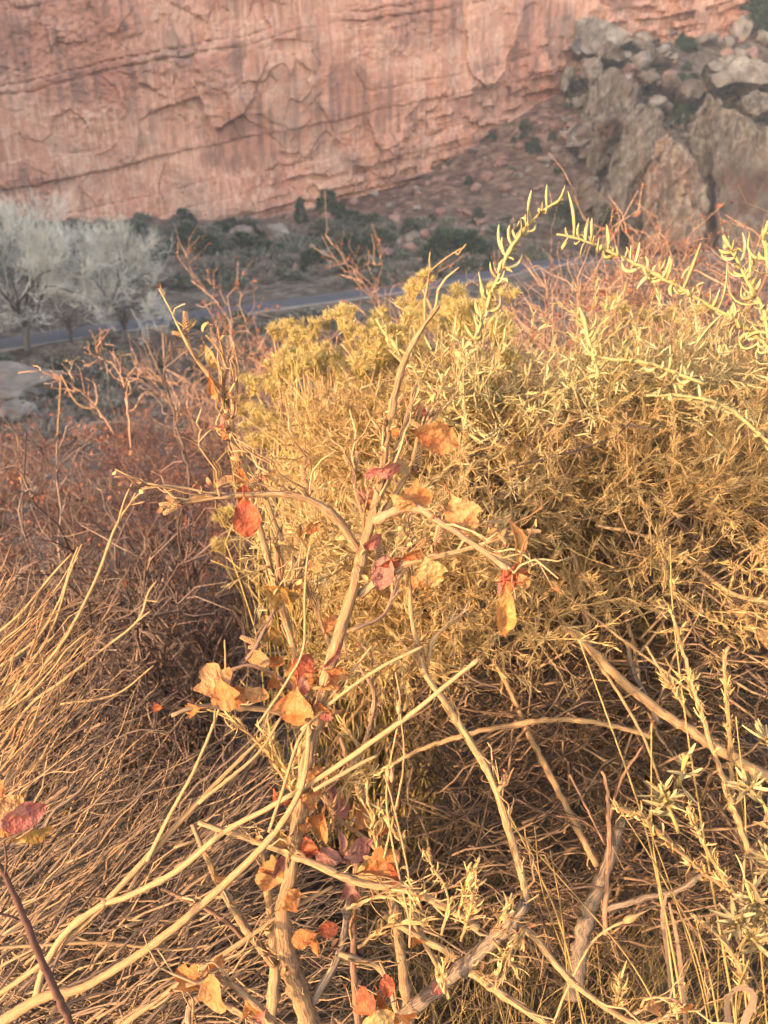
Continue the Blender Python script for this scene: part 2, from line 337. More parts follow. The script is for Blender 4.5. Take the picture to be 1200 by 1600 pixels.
def rock_mat(name, cols, scale, streak=0.0, strata=0.0, tilt=0.19, bump=0.6, dist=0.4, pale=None, varn=None):
    m = bpy.data.materials.new(name); m.use_nodes = True
    nt = m.node_tree; N = nt.nodes; Lk = nt.links
    bs = N['Principled BSDF']; bs.inputs['Roughness'].default_value = 0.92; bs.inputs['Specular IOR Level'].default_value = 0.15
    ge = N.new('ShaderNodeNewGeometry'); pos = ge.outputs['Position']
    def noise(sc, det=6, ro=0.6, scale=1.0):
        mp = N.new('ShaderNodeMapping'); mp.inputs['Scale'].default_value = sc; Lk.new(pos, mp.inputs[0])
        nz = N.new('ShaderNodeTexNoise'); nz.inputs['Scale'].default_value = scale; nz.inputs['Detail'].default_value = det
        nz.inputs['Roughness'].default_value = ro; Lk.new(mp.outputs[0], nz.inputs['Vector']); return nz.outputs['Fac']
    def rng_(v, a, b, c=0.0, d=1.0):
        r = N.new('ShaderNodeMapRange'); Lk.new(v, r.inputs[0])
        for i, x in enumerate((a, b, c, d)): r.inputs[1 + i].default_value = x
        return r.outputs[0]
    def mixc(f, a, b):
        x = N.new('ShaderNodeMix'); x.data_type = 'RGBA'; Lk.new(f, x.inputs[0])
        if isinstance(a, tuple): x.inputs[6].default_value = (*a, 1)
        else: Lk.new(a, x.inputs[6])
        if isinstance(b, tuple): x.inputs[7].default_value = (*b, 1)
        else: Lk.new(b, x.inputs[7])
        return x.outputs[2]
    def mulm(a, b):
        x = N.new('ShaderNodeMath'); x.operation = 'MULTIPLY'; Lk.new(a, x.inputs[0])
        if isinstance(b, float): x.inputs[1].default_value = b
        else: Lk.new(b, x.inputs[1])
        return x.outputs[0]
    n1 = noise((scale, scale, scale), 8, 0.62)
    rp = N.new('ShaderNodeValToRGB'); Lk.new(n1, rp.inputs[0]); el = rp.color_ramp.elements
    while len(el) < len(cols): el.new(0.5)
    for i, (e, c) in enumerate(zip(el, cols)): e.position = 0.30 + 0.4 * i / max(1, len(cols) - 1); e.color = (*c, 1)
    c = rp.outputs[0]
    fine = noise((2.2, 2.2, 2.2), 6, 0.7)
    if strata:
        st = noise((0.02, 0.02, 0.9), 5, 0.7) if not tilt else None
        if tilt:
            mp = N.new('ShaderNodeMapping'); mp.vector_type = 'POINT'; mp.inputs['Rotation'].default_value = (0, math.atan(tilt), 0)
            Lk.new(pos, mp.inputs[0]); m2 = N.new('ShaderNodeMapping'); m2.inputs['Scale'].default_value = (0.03, 0.03, 0.75); Lk.new(mp.outputs[0], m2.inputs[0])
            nz = N.new('ShaderNodeTexNoise'); nz.inputs['Scale'].default_value = 1; nz.inputs['Detail'].default_value = 6; nz.inputs['Roughness'].default_value = 0.7
            Lk.new(m2.outputs[0], nz.inputs['Vector']); st = nz.outputs['Fac']
        c = mixc(mulm(rng_(st, 0.56, 0.72), strata), c, (cols[0][0] * 0.55, cols[0][1] * 0.6, cols[0][2] * 0.65))
        c = mixc(mulm(rng_(st, 0.44, 0.30), strata * 0.6), c, pale or cols[-1])
    if streak:
        s1 = noise((0.75, 0.75, 0.035), 4, 0.6); s2 = noise((0.07, 0.07, 0.11), 3, 0.5); s3 = noise((1.7, 1.7, 0.05), 4, 0.6)
        c = mixc(mulm(mulm(rng_(s1, 0.46, 0.58), rng_(s2, 0.42, 0.55)), streak), c, varn or (0.10, 0.055, 0.045))
        c = mixc(mulm(mulm(rng_(s3, 0.46, 0.60), rng_(s2, 0.58, 0.46)), streak * 0.75), c, pale or (0.62, 0.36, 0.24))
        p3 = noise((0.05, 0.05, 0.08), 5, 0.65)
        c = mixc(mulm(rng_(p3, 0.55, 0.68), 0.55), c, (0.27, 0.20, 0.165))
    c = mixc(rng_(fine, 0.62, 0.35, 0.0, 0.28), c, (cols[0][0] * 0.4, cols[0][1] * 0.4, cols[0][2] * 0.4))
    Lk.new(c, bs.inputs['Base Color'])
    bp = N.new('ShaderNodeBump'); bp.inputs['Strength'].default_value = bump; bp.inputs['Distance'].default_value = dist
    Lk.new(fine, bp.inputs['Height']); Lk.new(bp.outputs[0], bs.inputs['Normal'])
    return m
M['cliff'] = rock_mat('red_sandstone', [(0.40, 0.175, 0.112), (0.56, 0.27, 0.18), (0.64, 0.37, 0.255)], 0.10, streak=0.78, strata=0.45, bump=0.8, pale=(0.76, 0.52, 0.38), varn=(0.22, 0.125, 0.095))
M['pale_rock'] = rock_mat('pale_sandstone', [(0.10, 0.078, 0.062), (0.21, 0.168, 0.135), (0.37, 0.315, 0.258)], 0.5, bump=0.7, dist=0.2, strata=0.4, tilt=0.6)
M['fin_rock'] = rock_mat('fin_sandstone', [(0.045, 0.032, 0.024), (0.112, 0.080, 0.058), (0.21, 0.162, 0.12)], 0.16, streak=0.95, strata=0.75, tilt=1.1, bump=0.8, dist=0.3, pale=(0.30, 0.25, 0.19), varn=(0.12, 0.06, 0.042))
M['fin_red'] = rock_mat('rust_sandstone', [(0.10, 0.052, 0.036), (0.155, 0.095, 0.066), (0.21, 0.155, 0.115)], 0.13, streak=1.0, strata=0.4, tilt=0.2, bump=0.8, dist=0.3, pale=(0.40, 0.30, 0.20), varn=(0.27, 0.085, 0.045))
M['red_rock'] = rock_mat('red_boulder', [(0.16, 0.085, 0.065), (0.26, 0.145, 0.11), (0.36, 0.24, 0.19)], 0.6, bump=0.7, dist=0.2)

# ------------------------------------------------------------------ ground
FLOOR = -14.0
_py = np.array([-400, -60, -20, -3, 0, 2, 4, 8, 20, 35, 45, 53, 60, 400.])
_pz = np.array([14, 5, 2.2, 0.45, 0, -0.5, -1.1, -2.6, -7.3, -12.0, -13.6, -14, -14, -14.])
_yy = np.linspace(-400, 400, 8001); _zz = np.interp(_yy, _py, _pz)
_k = np.ones(15) / 15; _zz[20:-20] = np.convolve(_zz, _k, 'same')[20:-20]
def cliff_y(x):
    return np.interp(x, [-700, -120, -20, 10, 28, 45, 80, 400], [128, 134, 135, 141, 150, 160, 170, 200])
def base_z(x):
    return np.interp(x, [-700, -18, 2, 15, 28, 45, 70, 400], [-12, -12, -7.0, -1.2, 6.2, 14.5, 17, 20])
def talus_y(x):
    return np.interp(x, [-700, -25, 0, 30, 60, 400], [112, 110, 104, 100, 98, 98])
def ground_z(x, y):
    x = np.asarray(x, float); y = np.asarray(y, float)
    z = np.interp(y, _yy, _zz)
    f = np.clip((y - talus_y(x)) / (cliff_y(x) - talus_y(x)), 0, 1.0)
    z = z + (base_z(x) - FLOOR) * (0.75 * f + 0.25 * f * f)
    far = np.clip((y - 6) / 30, 0, 1)
    z = z + far * (0.35 * fbm(x / 7, y / 7, 4, 3) + 0.9 * f * fbm(x / 5, y / 5, 4, 5) * (x > -60))
    rd = np.clip(np.abs(y - road_y(x)) / 7 - 0.6, 0, 1)
    z = z * rd + (1 - rd) * np.where(y > 40, FLOOR, z)
    z = z + 0.03 * fbm(x * 2.2, y * 2.2, 3, 9) * (y < 12)
    return z
def floor_hit(px, py, zf=FLOOR):
    d = FWD + (px - 600) / 1200 * RGT - (py - 800) / 1200 * UPV
    t = (zf - CAM[2]) / d[2]
    return CAM + t * d
_rp = np.array([floor_hit(a, b) for a, b in [(-700, 640), (-300, 581), (-100, 553), (0, 540), (150, 517), (300, 496), (420, 479), (600, 455), (760, 431), (960, 405)]])
_rp = np.vstack([[-400, _rp[0, 1] - 60, FLOOR], _rp, [_rp[-1, 0] + 60, _rp[-1, 1] + 6, FLOOR], [400, _rp[-1, 1] - 30, FLOOR]])
_road = resample(_rp, 400)
def road_y(x):
    return np.interp(x, _road[:, 0], _road[:, 1])

def grid_lines(*segs):
    out = []
    for a, b, s in segs: out.append(np.arange(a, b, s))
    return np.unique(np.round(np.concatenate(out), 4))
gx = grid_lines((-900, -140, 30), (-140, -70, 4), (-70, -6, 0.9), (-6, -2.5, 0.25), (-2.5, 2.5, 0.07), (2.5, 6, 0.25), (6, 85, 0.9), (85, 150, 5), (150, 901, 50))
gy = grid_lines((-400, -20, 20), (-20, -2, 1.2), (-2, 4.5, 0.07), (4.5, 12, 0.3), (12, 50, 1.1), (50, 165, 0.8), (165, 300, 15), (300, 901, 60))
X, Y = np.meshgrid(gx, gy); Z = ground_z(X, Y)
nx, ny = len(gx), len(gy)
i, j = np.meshgrid(np.arange(nx - 1), np.arange(ny - 1))
q = np.stack([j * nx + i, j * nx + i + 1, (j + 1) * nx + i + 1, (j + 1) * nx + i], -1).reshape(-1, 4)
f = np.clip((Y - talus_y(X)) / (cliff_y(X) - talus_y(X)), 0, 1)
red = np.clip(f * 1.3, 0, 1) * np.clip((X + 30) / 20, 0.35, 1) * np.clip((42 - X) / 12, 0.15, 1)
mb = MB(); mb.add(np.stack([X, Y, Z], -1), q, None, red.ravel())

def ground_mat():
    m = bpy.data.materials.new('desert_soil'); m.use_nodes = True
    nt = m.node_tree; N = nt.nodes; Lk = nt.links; bs = N['Principled BSDF']; bs.inputs['Roughness'].default_value = 0.95
    bs.inputs['Specular IOR Level'].default_value = 0.1
    ge = N.new('ShaderNodeNewGeometry'); at = N.new('ShaderNodeAttribute'); at.attribute_name = 'rnd'
    def nz(s, d=8):
        n = N.new('ShaderNodeTexNoise'); n.inputs['Scale'].default_value = s; n.inputs['Detail'].default_value = d; n.inputs['Roughness'].default_value = 0.68
        Lk.new(ge.outputs['Position'], n.inputs['Vector']); return n.outputs['Fac']
    def ramp(f, cs):
        r = N.new('ShaderNodeValToRGB'); Lk.new(f, r.inputs[0]); el = r.color_ramp.elements
        while len(el) < len(cs): el.new(0.5)
        for e, (p, c) in zip(el, cs): e.position = p; e.color = (*c, 1)
        return r.outputs[0]
    a = ramp(nz(0.9), [(0.40, (0.045, 0.037, 0.031)), (0.5, (0.105, 0.086, 0.068)), (0.60, (0.20, 0.166, 0.132))])
    b = ramp(nz(0.6), [(0.40, (0.05, 0.03, 0.024)), (0.5, (0.118, 0.065, 0.05)), (0.60, (0.22, 0.145, 0.113))])
    mx = N.new('ShaderNodeMix'); mx.data_type = 'RGBA'; Lk.new(at.outputs['Fac'], mx.inputs[0]); Lk.new(a, mx.inputs[6]); Lk.new(b, mx.inputs[7])
    d = ramp(nz(28.0), [(0.38, (0.55, 0.5, 0.45)), (0.62, (1.25, 1.2, 1.15))])
    ml = N.new('ShaderNodeMix'); ml.data_type = 'RGBA'; ml.blend_type = 'MULTIPLY'; ml.inputs[0].default_value = 1
    Lk.new(mx.outputs[2], ml.inputs[6]); Lk.new(d, ml.inputs[7]); Lk.new(ml.outputs[2], bs.inputs['Base Color'])
    bp = N.new('ShaderNodeBump'); bp.inputs['Strength'].default_value = 0.7; bp.inputs['Distance'].default_value = 0.02
    Lk.new(nz(28.0), bp.inputs['Height']); Lk.new(bp.outputs[0], bs.inputs['Normal'])
    return m
M['soil'] = ground_mat()
g = mb.obj('ground', M['soil'], kind='structure')

def hit(px, py, tmax=400):
    """first point of the ground along the view ray of each pixel (arrays)"""
    px = np.atleast_1d(np.asarray(px, float)); py = np.atleast_1d(np.asarray(py, float))
    d = FWD + ((px - 600) / 1200)[:, None] * RGT - ((py - 800) / 1200)[:, None] * UPV
    ts = np.concatenate([np.linspace(0.6, 12, 120), np.linspace(12.2, 190, 700)])
    pts = CAM + ts[None, :, None] * d[:, None, :]
    under = pts[..., 2] < ground_z(pts[..., 0], pts[..., 1])
    k = np.argmax(under, 1); ok = under.any(1)
    return pts[np.arange(len(px)), k], ok

def hit1(px, py):
    while True:
        p, ok = hit(px, py)
        if ok[0]: return p, ok
        py += 4
# road: asphalt strip with gravel shoulders and painted edge lines
def strip_along(name, off0, off1, dz, m, thick=0.0):
    c = _road; tn = unit(np.gradient(c, axis=0)); nr = np.stack([-tn[:, 1], tn[:, 0], np.zeros(len(c))], 1)
    a = c + nr * off0; b = c + nr * off1; a[:, 2] += dz; b[:, 2] += dz
    a2 = a - nr * 0.25; b2 = b + nr * 0.25; a2[:, 2] -= thick; b2[:, 2] -= thick
    n = len(c); V = np.concatenate([a2, a, b, b2]) if thick else np.concatenate([a, b])
    k = np.arange(n - 1); Q = []
    for r_ in range(3 if thick else 1): Q.append(np.stack([r_ * n + k, r_ * n + k + 1, (r_ + 1) * n + k + 1, (r_ + 1) * n + k][::-1], 1))
    return MB().add(V, np.concatenate(Q)).obj(name, m, kind='structure')
M['asphalt'] = mat('asphalt', [(0.2, (0.045, 0.045, 0.05)), (0.8, (0.075, 0.075, 0.082))], attr=False, nscale=1.5, mixn=0.5, coord='obj', rough=0.7, spec=0.4)
M['shoulder'] = mat('gravel_shoulder', [(0.2, (0.16, 0.13, 0.105)), (0.8, (0.30, 0.25, 0.20))], attr=False, nscale=1.2, mixn=0.5, coord='obj')
M['paint'] = mat('road_paint', [(0.2, (0.45, 0.44, 0.42)), (0.8, (0.7, 0.69, 0.66))], attr=False, nscale=2.0, mixn=0.5, coord='obj')
strip_along('road_shoulder', -1.95, 1.95, 0.10, M['shoulder'], 0.4)
strip_along('road', -1.6, 1.6, 0.16, M['asphalt'], 0.12)

# ------------------------------------------------------------------ cliff
cx = grid_lines((-700, -200, 12), (-200, -95, 2.5), (-95, 95, 0.27), (95, 130, 2), (130, 420, 15))
cz = grid_lines((-20, 24, 0.27), (24, 34, 1.2), (34, 48, 3))
CX, CZ = np.meshgrid(cx, cz)
r2 = np.random.default_rng(5)
warp = 1.4 * fbm(CX / 14, CZ / 9, 4, 21)
s = CZ - 0.19 * CX + warp
disp = np.zeros_like(CX)
beds = [-120]
while beds[-1] < 220: beds.append(beds[-1] + r2.choice([1.2, 3.0, 5.5, 8.0, 10.0]))
beds = np.array(beds); bi = np.clip(np.searchsorted(beds, s) - 1, 0, len(beds) - 2)
bt = np.clip((s - beds[bi]) / (beds[bi + 1] - beds[bi]), 0, 1); bh = beds[bi + 1] - beds[bi]
boff = r2.uniform(-1.0, 1.0, len(beds))
lmask = np.clip(0.45 + 1.8 * fbm(CX / 16, CZ / 7, 3, 91), 0.03, 1.0)
disp += boff[bi] * (0.25 + 0.6 * lmask)
disp += (1.0 * np.minimum(1, np.minimum(bt, 1 - bt) * bh / 0.30) ** 0.5 - 1.0) * lmask      # recessed joints between beds
# spalled slabs: nearest-cell offsets at two scales, stretched upright
for ncell, sx, sz, amp, sd_ in [(120, 1.0, 0.5, 0.55, 1), (600, 1.0, 0.6, 0.5, 2), (2600, 0.9, 1.3, 0.42, 3)]:
    rc = np.random.default_rng(sd_)
    cpx = rc.uniform(-100, 100, ncell); cpz = rc.uniform(-22, 50, ncell); co_ = rc.uniform(-1, 1, ncell); ta = rc.uniform(-.12, .12, ncell); tb = rc.uniform(-.12, .12, ncell)
    wx = CX + 1.6 * fbm(CX / 5, CZ / 5, 3, 31 + sd_); wz = CZ + 1.6 * fbm(CX / 5, CZ / 5, 3, 41 + sd_)
    best = np.full(CX.shape, 1e9); idx = np.zeros(CX.shape, int)
    vis = (cx > -98) & (cx < 98)
    for k in range(ncell):
        dd = ((wx[:, vis] - cpx[k]) * sx) ** 2 + ((wz[:, vis] - cpz[k]) * sz) ** 2
        b = best[:, vis]; m_ = dd < b; b[m_] = dd[m_]; best[:, vis] = b
        ii = idx[:, vis]; ii[m_] = k; idx[:, vis] = ii
    dv = co_[idx] * amp + (CX - cpx[idx]) * ta[idx] * amp + (CZ - cpz[idx]) * tb[idx] * amp
    mask = np.clip(0.42 + 1.9 * fbm(CX / 22, (CZ - 0.19 * CX) / 9, 3, 77 + sd_), 0.0, 1) ** (1.0 if sd_ < 3 else 1.6)
    disp += np.where(vis[None, :], dv * mask, 0)
disp += 2.6 * fbm(CX / 22, CZ / 40, 3, 51) + 0.35 * fbm(CX / 2.2, CZ / 2.2, 3, 61) + 1.1 * fbm(CX / 5.0, CZ / 30, 4, 66) + 0.5 * lmask * fbm(CX / 0.9, CZ / 0.6, 3, 67)
low = np.clip((CX + 22) / 12, 0, 1) * np.clip((base_z(CX) + 11 - CZ) / 6, 0, 1)
sb = np.floor(s / 1.15 + 0.4 * fbm(CX / 6, CZ / 6, 2, 71)); cb = np.floor(CX / 2.6 + hash2(sb, sb * 0, 7) * 9 + 0.6 * fbm(CX / 3, CZ / 3, 2, 72))
disp += low * (1.9 * (hash2(sb, cb, 73) - 0.5) + 1.1 * (hash2(sb, 0 * cb, 74) - 0.5))
CYY = cliff_y(CX) - disp + (CZ + 14) * 0.10
mb = MB(); ncx, ncz = len(cx), len(cz)
i, j = np.meshgrid(np.arange(ncx - 1), np.arange(ncz - 1))
q = np.stack([j * ncx + i, j * ncx + i + 1, (j + 1) * ncx + i + 1, (j + 1) * ncx + i], -1).reshape(-1, 4)
mb.add(np.stack([CX, CYY, CZ], -1), q)
top = np.stack([cx, CYY[-1], np.full(ncx, cz[-1])], -1); back = np.stack([cx, np.full(ncx, 600.0), np.full(ncx, cz[-1] + 6)], -1)
k = np.arange(ncx - 1)
mb.add(np.concatenate([top, back]), np.stack([k, k + 1, ncx + k + 1, ncx + k], 1))
mb.obj('cliff', M['cliff'], smooth=False, kind='structure')

# mesa, added out of view to shade the valley and the cliff, not the hillside in front
def sun_blocker():
    t0, t1, l0, l1 = 150, 320, 17, 330
    ax = np.array([SDX, SDY]); ay = np.array([SDY, -SDX])
    if ay[1] < 0: ay = -ay
    n, m_ = 60, 26
    V = []
    ring = []
    for a in np.linspace(0, 2 * np.pi, n, endpoint=False):
        c, s_ = math.cos(a), math.sin(a); k = max(abs(c), abs(s_)); ring.append((c / k, s_ / k))
    ring = np.array(ring)
    prof = [(0, 1.25), (20, 1.14), (35, 1.06), (37, 1.03), (60, 1.02), (62, 1.0), (150, 0.99), (160, 0.95)]
    r_ = np.random.default_rng(8)
    for h, sc in prof:
        t = (t0 + t1) / 2 + ring[:, 0] * (t1 - t0) / 2 * sc + r_.normal(0, 2, n)
        l = (l0 + l1) / 2 + ring[:, 1] * ((l1 - l0) / 2 + (sc - 1) * 40) + r_.normal(0, 1.5, n)
        xy = t[:, None] * ax + l[:, None] * ay
        V.append(np.stack([xy[:, 0], xy[:, 1], FLOOR - 3 + h + r_.normal(0, 0.6, n)], -1))
    V = np.array(V); K = len(prof)
    k, s_ = np.meshgrid(np.arange(K - 1), np.arange(n), indexing='ij'); s2 = (s_ + 1) % n
    Q = np.stack([k * n + s_, k * n + s2, (k + 1) * n + s2, (k + 1) * n + s_], -1).reshape(-1, 4)
    T = [[(K - 1) * n, (K - 1) * n + j, (K - 1) * n + j + 1] for j in range(1, n - 1)]
    MB().add(V, Q, T).obj('sun_blocker', M['cliff'], smooth=False, kind='structure')
sun_blocker()

# ------------------------------------------------------------------ rocks
def rock_mesh(name, seed, sub=3, planes=14, rough=0.10, sc=(1, 1, 1)):
    r_ = np.random.default_rng(seed)
    bm = bmesh.new(); bmesh.ops.create_icosphere(bm, subdivisions=sub, radius=1.0)
    V = np.array([v.co[:] for v in bm.verts])
    for _ in range(planes):
        n = rdir(1, r_)[0]; d = r_.uniform(0.55, 0.85)
        e = V @ n - d; V = V - np.maximum(e, 0)[:, None] * n
    V = V * np.array(sc)
    V = V + (fbm(V[:, 0] * 2 + 9 * seed, V[:, 1] * 2 + V[:, 2] * 1.7, 4, seed) * rough)[:, None] * unit(V)
    for v, c in zip(bm.verts, V): v.co = c
    me = bpy.data.meshes.new(name); bm.to_mesh(me); bm.free()
    return me
HUMP = rock_mesh('rock_hump', 77, 5, 5, 0.30); HUMP.materials.append(M['pale_rock'])
ROCKS = {k: [rock_mesh('boulder', 100 * ki + i, 3) for i in range(5)] for ki, k in enumerate(('pale_rock', 'red_rock', 'fin_rock'))}
for k, v in ROCKS.items():
    for me in v: me.materials.append(M[k])
def boulder(p, size, kind, label, group=None, seed=0, squash=0.75, rot=None, name='boulder'):
    r_ = np.random.default_rng(seed)
    me = ROCKS[kind][r_.integers(5)]
    o = bpy.data.objects.new(name, me); col.objects.link(o)
    o.location = (p[0], p[1], p[2] + size * squash * 0.25)
    s_ = np.array(size) * 0.5
    o.scale = (s_ * r_.uniform(0.9, 1.25), s_ * r_.uniform(0.8, 1.2), s_ * squash * r_.uniform(0.85, 1.15))
    o.rotation_euler = (r_.uniform(-.35, .35), r_.uniform(-.35, .35), r_.uniform(0, 6.28)) if rot is None else rot
    return tag(o, label, 'boulder', group)

def hull_rock(name, pts, m, label, cuts=7, amp=0.5, freq=3.0, seed=0):
    bm = bmesh.new()
    for p in pts: bm.verts.new(p)
    bmesh.ops.convex_hull(bm, input=bm.verts[:])
    bmesh.ops.delete(bm, geom=[v for v in bm.verts if not v.link_faces], context='VERTS')
    bmesh.ops.triangulate(bm, faces=bm.faces[:])
    for _ in range(cuts):
        L = [e for e in bm.edges if e.calc_length() > 0.55]
        if not L or len(bm.faces) > 14000: break
        bmesh.ops.subdivide_edges(bm, edges=L, cuts=1, use_grid_fill=True)
        bmesh.ops.triangulate(bm, faces=bm.faces[:])
    bm.normal_update()
    V = np.array([v.co[:] for v in bm.verts]); Nn = np.array([v.normal[:] for v in bm.verts])
    sl = V[:, 2] - 1.0 * (V[:, 0]) + 0.3 * V[:, 1]
    cr = np.abs(fbm(V[:, 0] / 2.6 + V[:, 2] / 9, V[:, 1] / 5 + V[:, 2] / 7, 3, seed + 9))
    d = amp * (1.1 * fbm(V[:, 0] / 6 + seed, V[:, 2] / 6, 4, seed) + 0.5 * fbm(sl / 2.2, V[:, 1] / 12, 3, seed + 3) + 0.35 * fbm(V[:, 0] / 1.2, V[:, 2] / 9, 3, seed + 5) - 0.9 * np.clip(0.05 - cr, 0, 1) * 14 + 0.75 * (hash2(np.floor(sl / 1.7 + 0.5 * fbm(V[:, 0] / 3, V[:, 2] / 3, 2, seed)), 0 * sl, seed) - .5) + 0.55 * (hash2(np.floor((V[:, 0] + .3 * V[:, 2]) / 2.1 + fbm(V[:, 0] / 4, V[:, 2] / 4, 2, seed + 1)), np.floor(V[:, 2] / 5), seed + 2) - .5))
    V = V + Nn * d[:, None]
    for v, c in zip(bm.verts, V): v.co = c
    me = bpy.data.meshes.new(name); bm.to_mesh(me); bm.free()
    for p_ in me.polygons: p_.use_smooth = False
    return tag(put(name, me, m), label, 'rock')
def fin(front, d0, thick, m, label, **kw):
    pts = []
    for (px, py, *o) in front:
        dd = d0 + (o[0] if o else 0)
        pts.append(P(px, py, dd)); pts.append(P(px + 2, py, dd) + np.array([thick * 0.25, thick, -thick * 0.15]))
    pts = np.array(pts)
    return hull_rock('rock_fin', pts, m, label, **kw)
fin([(925, 385), (940, 305), (962, 240), (984, 184), (1002, 166), (1030, 180), (1036, 196), (1016, 250), (1000, 385)], 106, 9, M['fin_rock'],
    'tilted grey sandstone slab leaning on the red-based rock fin', seed=2, amp=1.0)
fin([(1002, 390), (1010, 270, -2), (1028, 212, -1), (1047, 197), (1056, 228, -1), (1086, 268), (1100, 300), (1104, 390)], 102, 8, M['fin_red'],
    'rock fin with rust red base and dark capped point', seed=4, amp=1.0)
fin([(1076, 215), (1088, 172), (1108, 150), (1120, 156), (1150, 200), (1135, 300), (1128, 390), (1118, 390)], 112, 10, M['fin_rock'],
    'leaning brown slab beside the dark cleft in the rocks', seed=6, amp=1.0)
fin([(1112, 156), (1138, 166), (1178, 205), (1215, 232), (1270, 250), (1270, 400), (1122, 400), (1136, 280)], 108, 12, M['fin_rock'],
    'broad slab rock with pale top edge at the right border', seed=7, amp=1.0)
fin([(905, 245), (912, 165), (925, 122), (958, 108), (980, 118), (992, 150), (980, 190), (960, 240)], 116, 8, M['fin_rock'],
    'rounded striped sandstone knob above the tilted slab', seed=8, amp=1.0)
fin([(895, 70), (905, 35), (935, 28), (975, 45), (990, 62), (960, 80), (915, 85)], 132, 8, M['pale_rock'],
    'pale ledge block where the red cliff ends', seed=9, amp=0.6)
fin([(985, 60), (1005, 42), (1060, 36), (1060, 52), (1010, 62)], 140, 6, M['fin_rock'],
    'long flat brown ledge below the upper cliff', seed=10, amp=0.4)
fin([(1100, 100), (1120, 88), (1160, 84), (1200, 104), (1215, 130), (1150, 128)], 120, 8, M['pale_rock'],
    'sloping pale rock shelf at the upper right border', seed=12, amp=0.5)
for k, (px, py, w, h, dd) in enumerate([(905, 60, 26, 30, 130), (925, 95, 34, 34, 126), (962, 72, 44, 26, 128), (940, 140, 40, 36, 120), (985, 128, 40, 34, 120), (1012, 105, 36, 30, 124), (905, 200, 34, 50, 116), (935, 235, 36, 60, 112),
        (955, 190, 30, 40, 114), (1030, 150, 34, 34, 118), (1055, 120, 40, 30, 122), (1085, 128, 34, 24, 120), (1130, 110, 44, 26, 120), (1190, 150, 54, 40, 112), (1165, 185, 46, 36, 110), (890, 110, 24, 50, 128), (1010, 60, 40, 18, 134), (925, 290, 26, 46, 108), (1040, 82, 44, 20, 130), (1205, 95, 50, 36, 122)]):
    r_ = np.random.default_rng(900 + k); q_ = []
    for a in np.linspace(0, 6.28, 9)[:-1]:
        x_ = math.cos(a) * w * .5 * r_.uniform(.75, 1.15); y_ = math.sin(a) * h * .5 * r_.uniform(.75, 1.15) + 12
        q_.append((px + x_ + .35 * y_ * -1, py + y_ + .25 * x_, r_.uniform(-2, 2)))
    o = fin(q_, dd, r_.uniform(4, 8), M['fin_rock' if k % 3 else 'pale_rock'], 'broken tilted ledge in the grey ridge beside the red cliff', seed=30 + k, amp=.9)
    o.name = 'ridge_ledge'; o['group'] = 'broken ledges of the grey ridge'
named = [((432, 380), 3.6, 'pale_rock', 'pointed pale layered boulder at the foot of the cliff', 1.25),
         ((378, 372), 3.4, 'pale_rock', 'squat brownish boulder beside the pointed pale boulder', 0.8),
         ((456, 398), 1.9, 'pale_rock', 'small flat-topped pale rock below the pointed boulder', 0.7),
         ((425, 396), 1.8, 'red_rock', 'small reddish capped rock below the pointed boulder', 0.7),
         ((500, 405), 3.2, 'pale_rock', 'long low pale boulder above the road bend', 0.45),
         ((545, 382), 1.9, 'red_rock', 'tan block sitting in green brush above the road', 0.7),
         ((160, 372), 3.0, 'pale_rock', 'white-topped boulder behind the bare cottonwood', 0.7),
         ((190, 378), 3.6, 'red_rock', 'orange tinted ledge boulder behind the bare cottonwood', 0.6),
         ((645, 375), 2.2, 'pale_rock', 'upright whitish boulder above the road', 0.95),
         ((1000, 110), 5.2, 'pale_rock', 'large white boulder high on the right slope', 0.9),
         ((955, 90), 5.5, 'pale_rock', 'rounded grey boulder under the pale ledge block', 0.65),
         ((980, 78), 4.4, 'pale_rock', 'pale slab boulder wedged above the white boulder', 0.6),
         ((1105, 72), 4.6, 'pale_rock', 'cream coloured boulder beside dark trees on the right slope', 0.75),
         ((1158, 55), 5.0, 'pale_rock', 'tall cream boulder below the corner trees', 1.1),
         ((1195, 68), 4.0, 'pale_rock', 'cream coloured boulder touching the upper right border', 0.7),
         ((840, 384), 2.2, 'pale_rock', 'flat grey rock under the arching sprig', 0.5)]
for n, ((px, py), sz, kd, lb, sq) in enumerate(named):
    p, ok = hit1(px, py)
    boulder(p[0], sz, kd, lb, None, 40 + n, sq)
# loose blocks on the talus and the right-hand slope
pxs = rng.uniform(440, 900, 300); pys = rng.uniform(170, 410, 300) + (pxs < 700) * 60
p, ok = hit(pxs, pys)
n = 0
for a, b, c in zip(p, ok, pys):
    if b and 96 < a[1] < cliff_y(a[0]) - 2 and n < 190:
        boulder(a, rng.choice([0.7, 1.0, 1.3, 2.0]), rng.choice(['red_rock', 'red_rock', 'pale_rock']), 'loose block scattered on the red talus slope', 'loose blocks on the red talus', 200 + n, name='talus_block'); n += 1
pxs = rng.uniform(880, 1260, 320); pys = rng.uniform(35, 260, 320)
p, ok = hit(pxs, pys); n = 0
for a, b in zip(p, ok):
    if b and a[1] > 98 and n < 210:
        boulder(a, rng.choice([0.8, 1.3, 2.0, 3.2]), rng.choice(['pale_rock', 'pale_rock', 'red_rock']), 'pale block strewn over the slope above the rock fins', 'pale blocks above the rock fins', 500 + n, name='slope_block'); n += 1
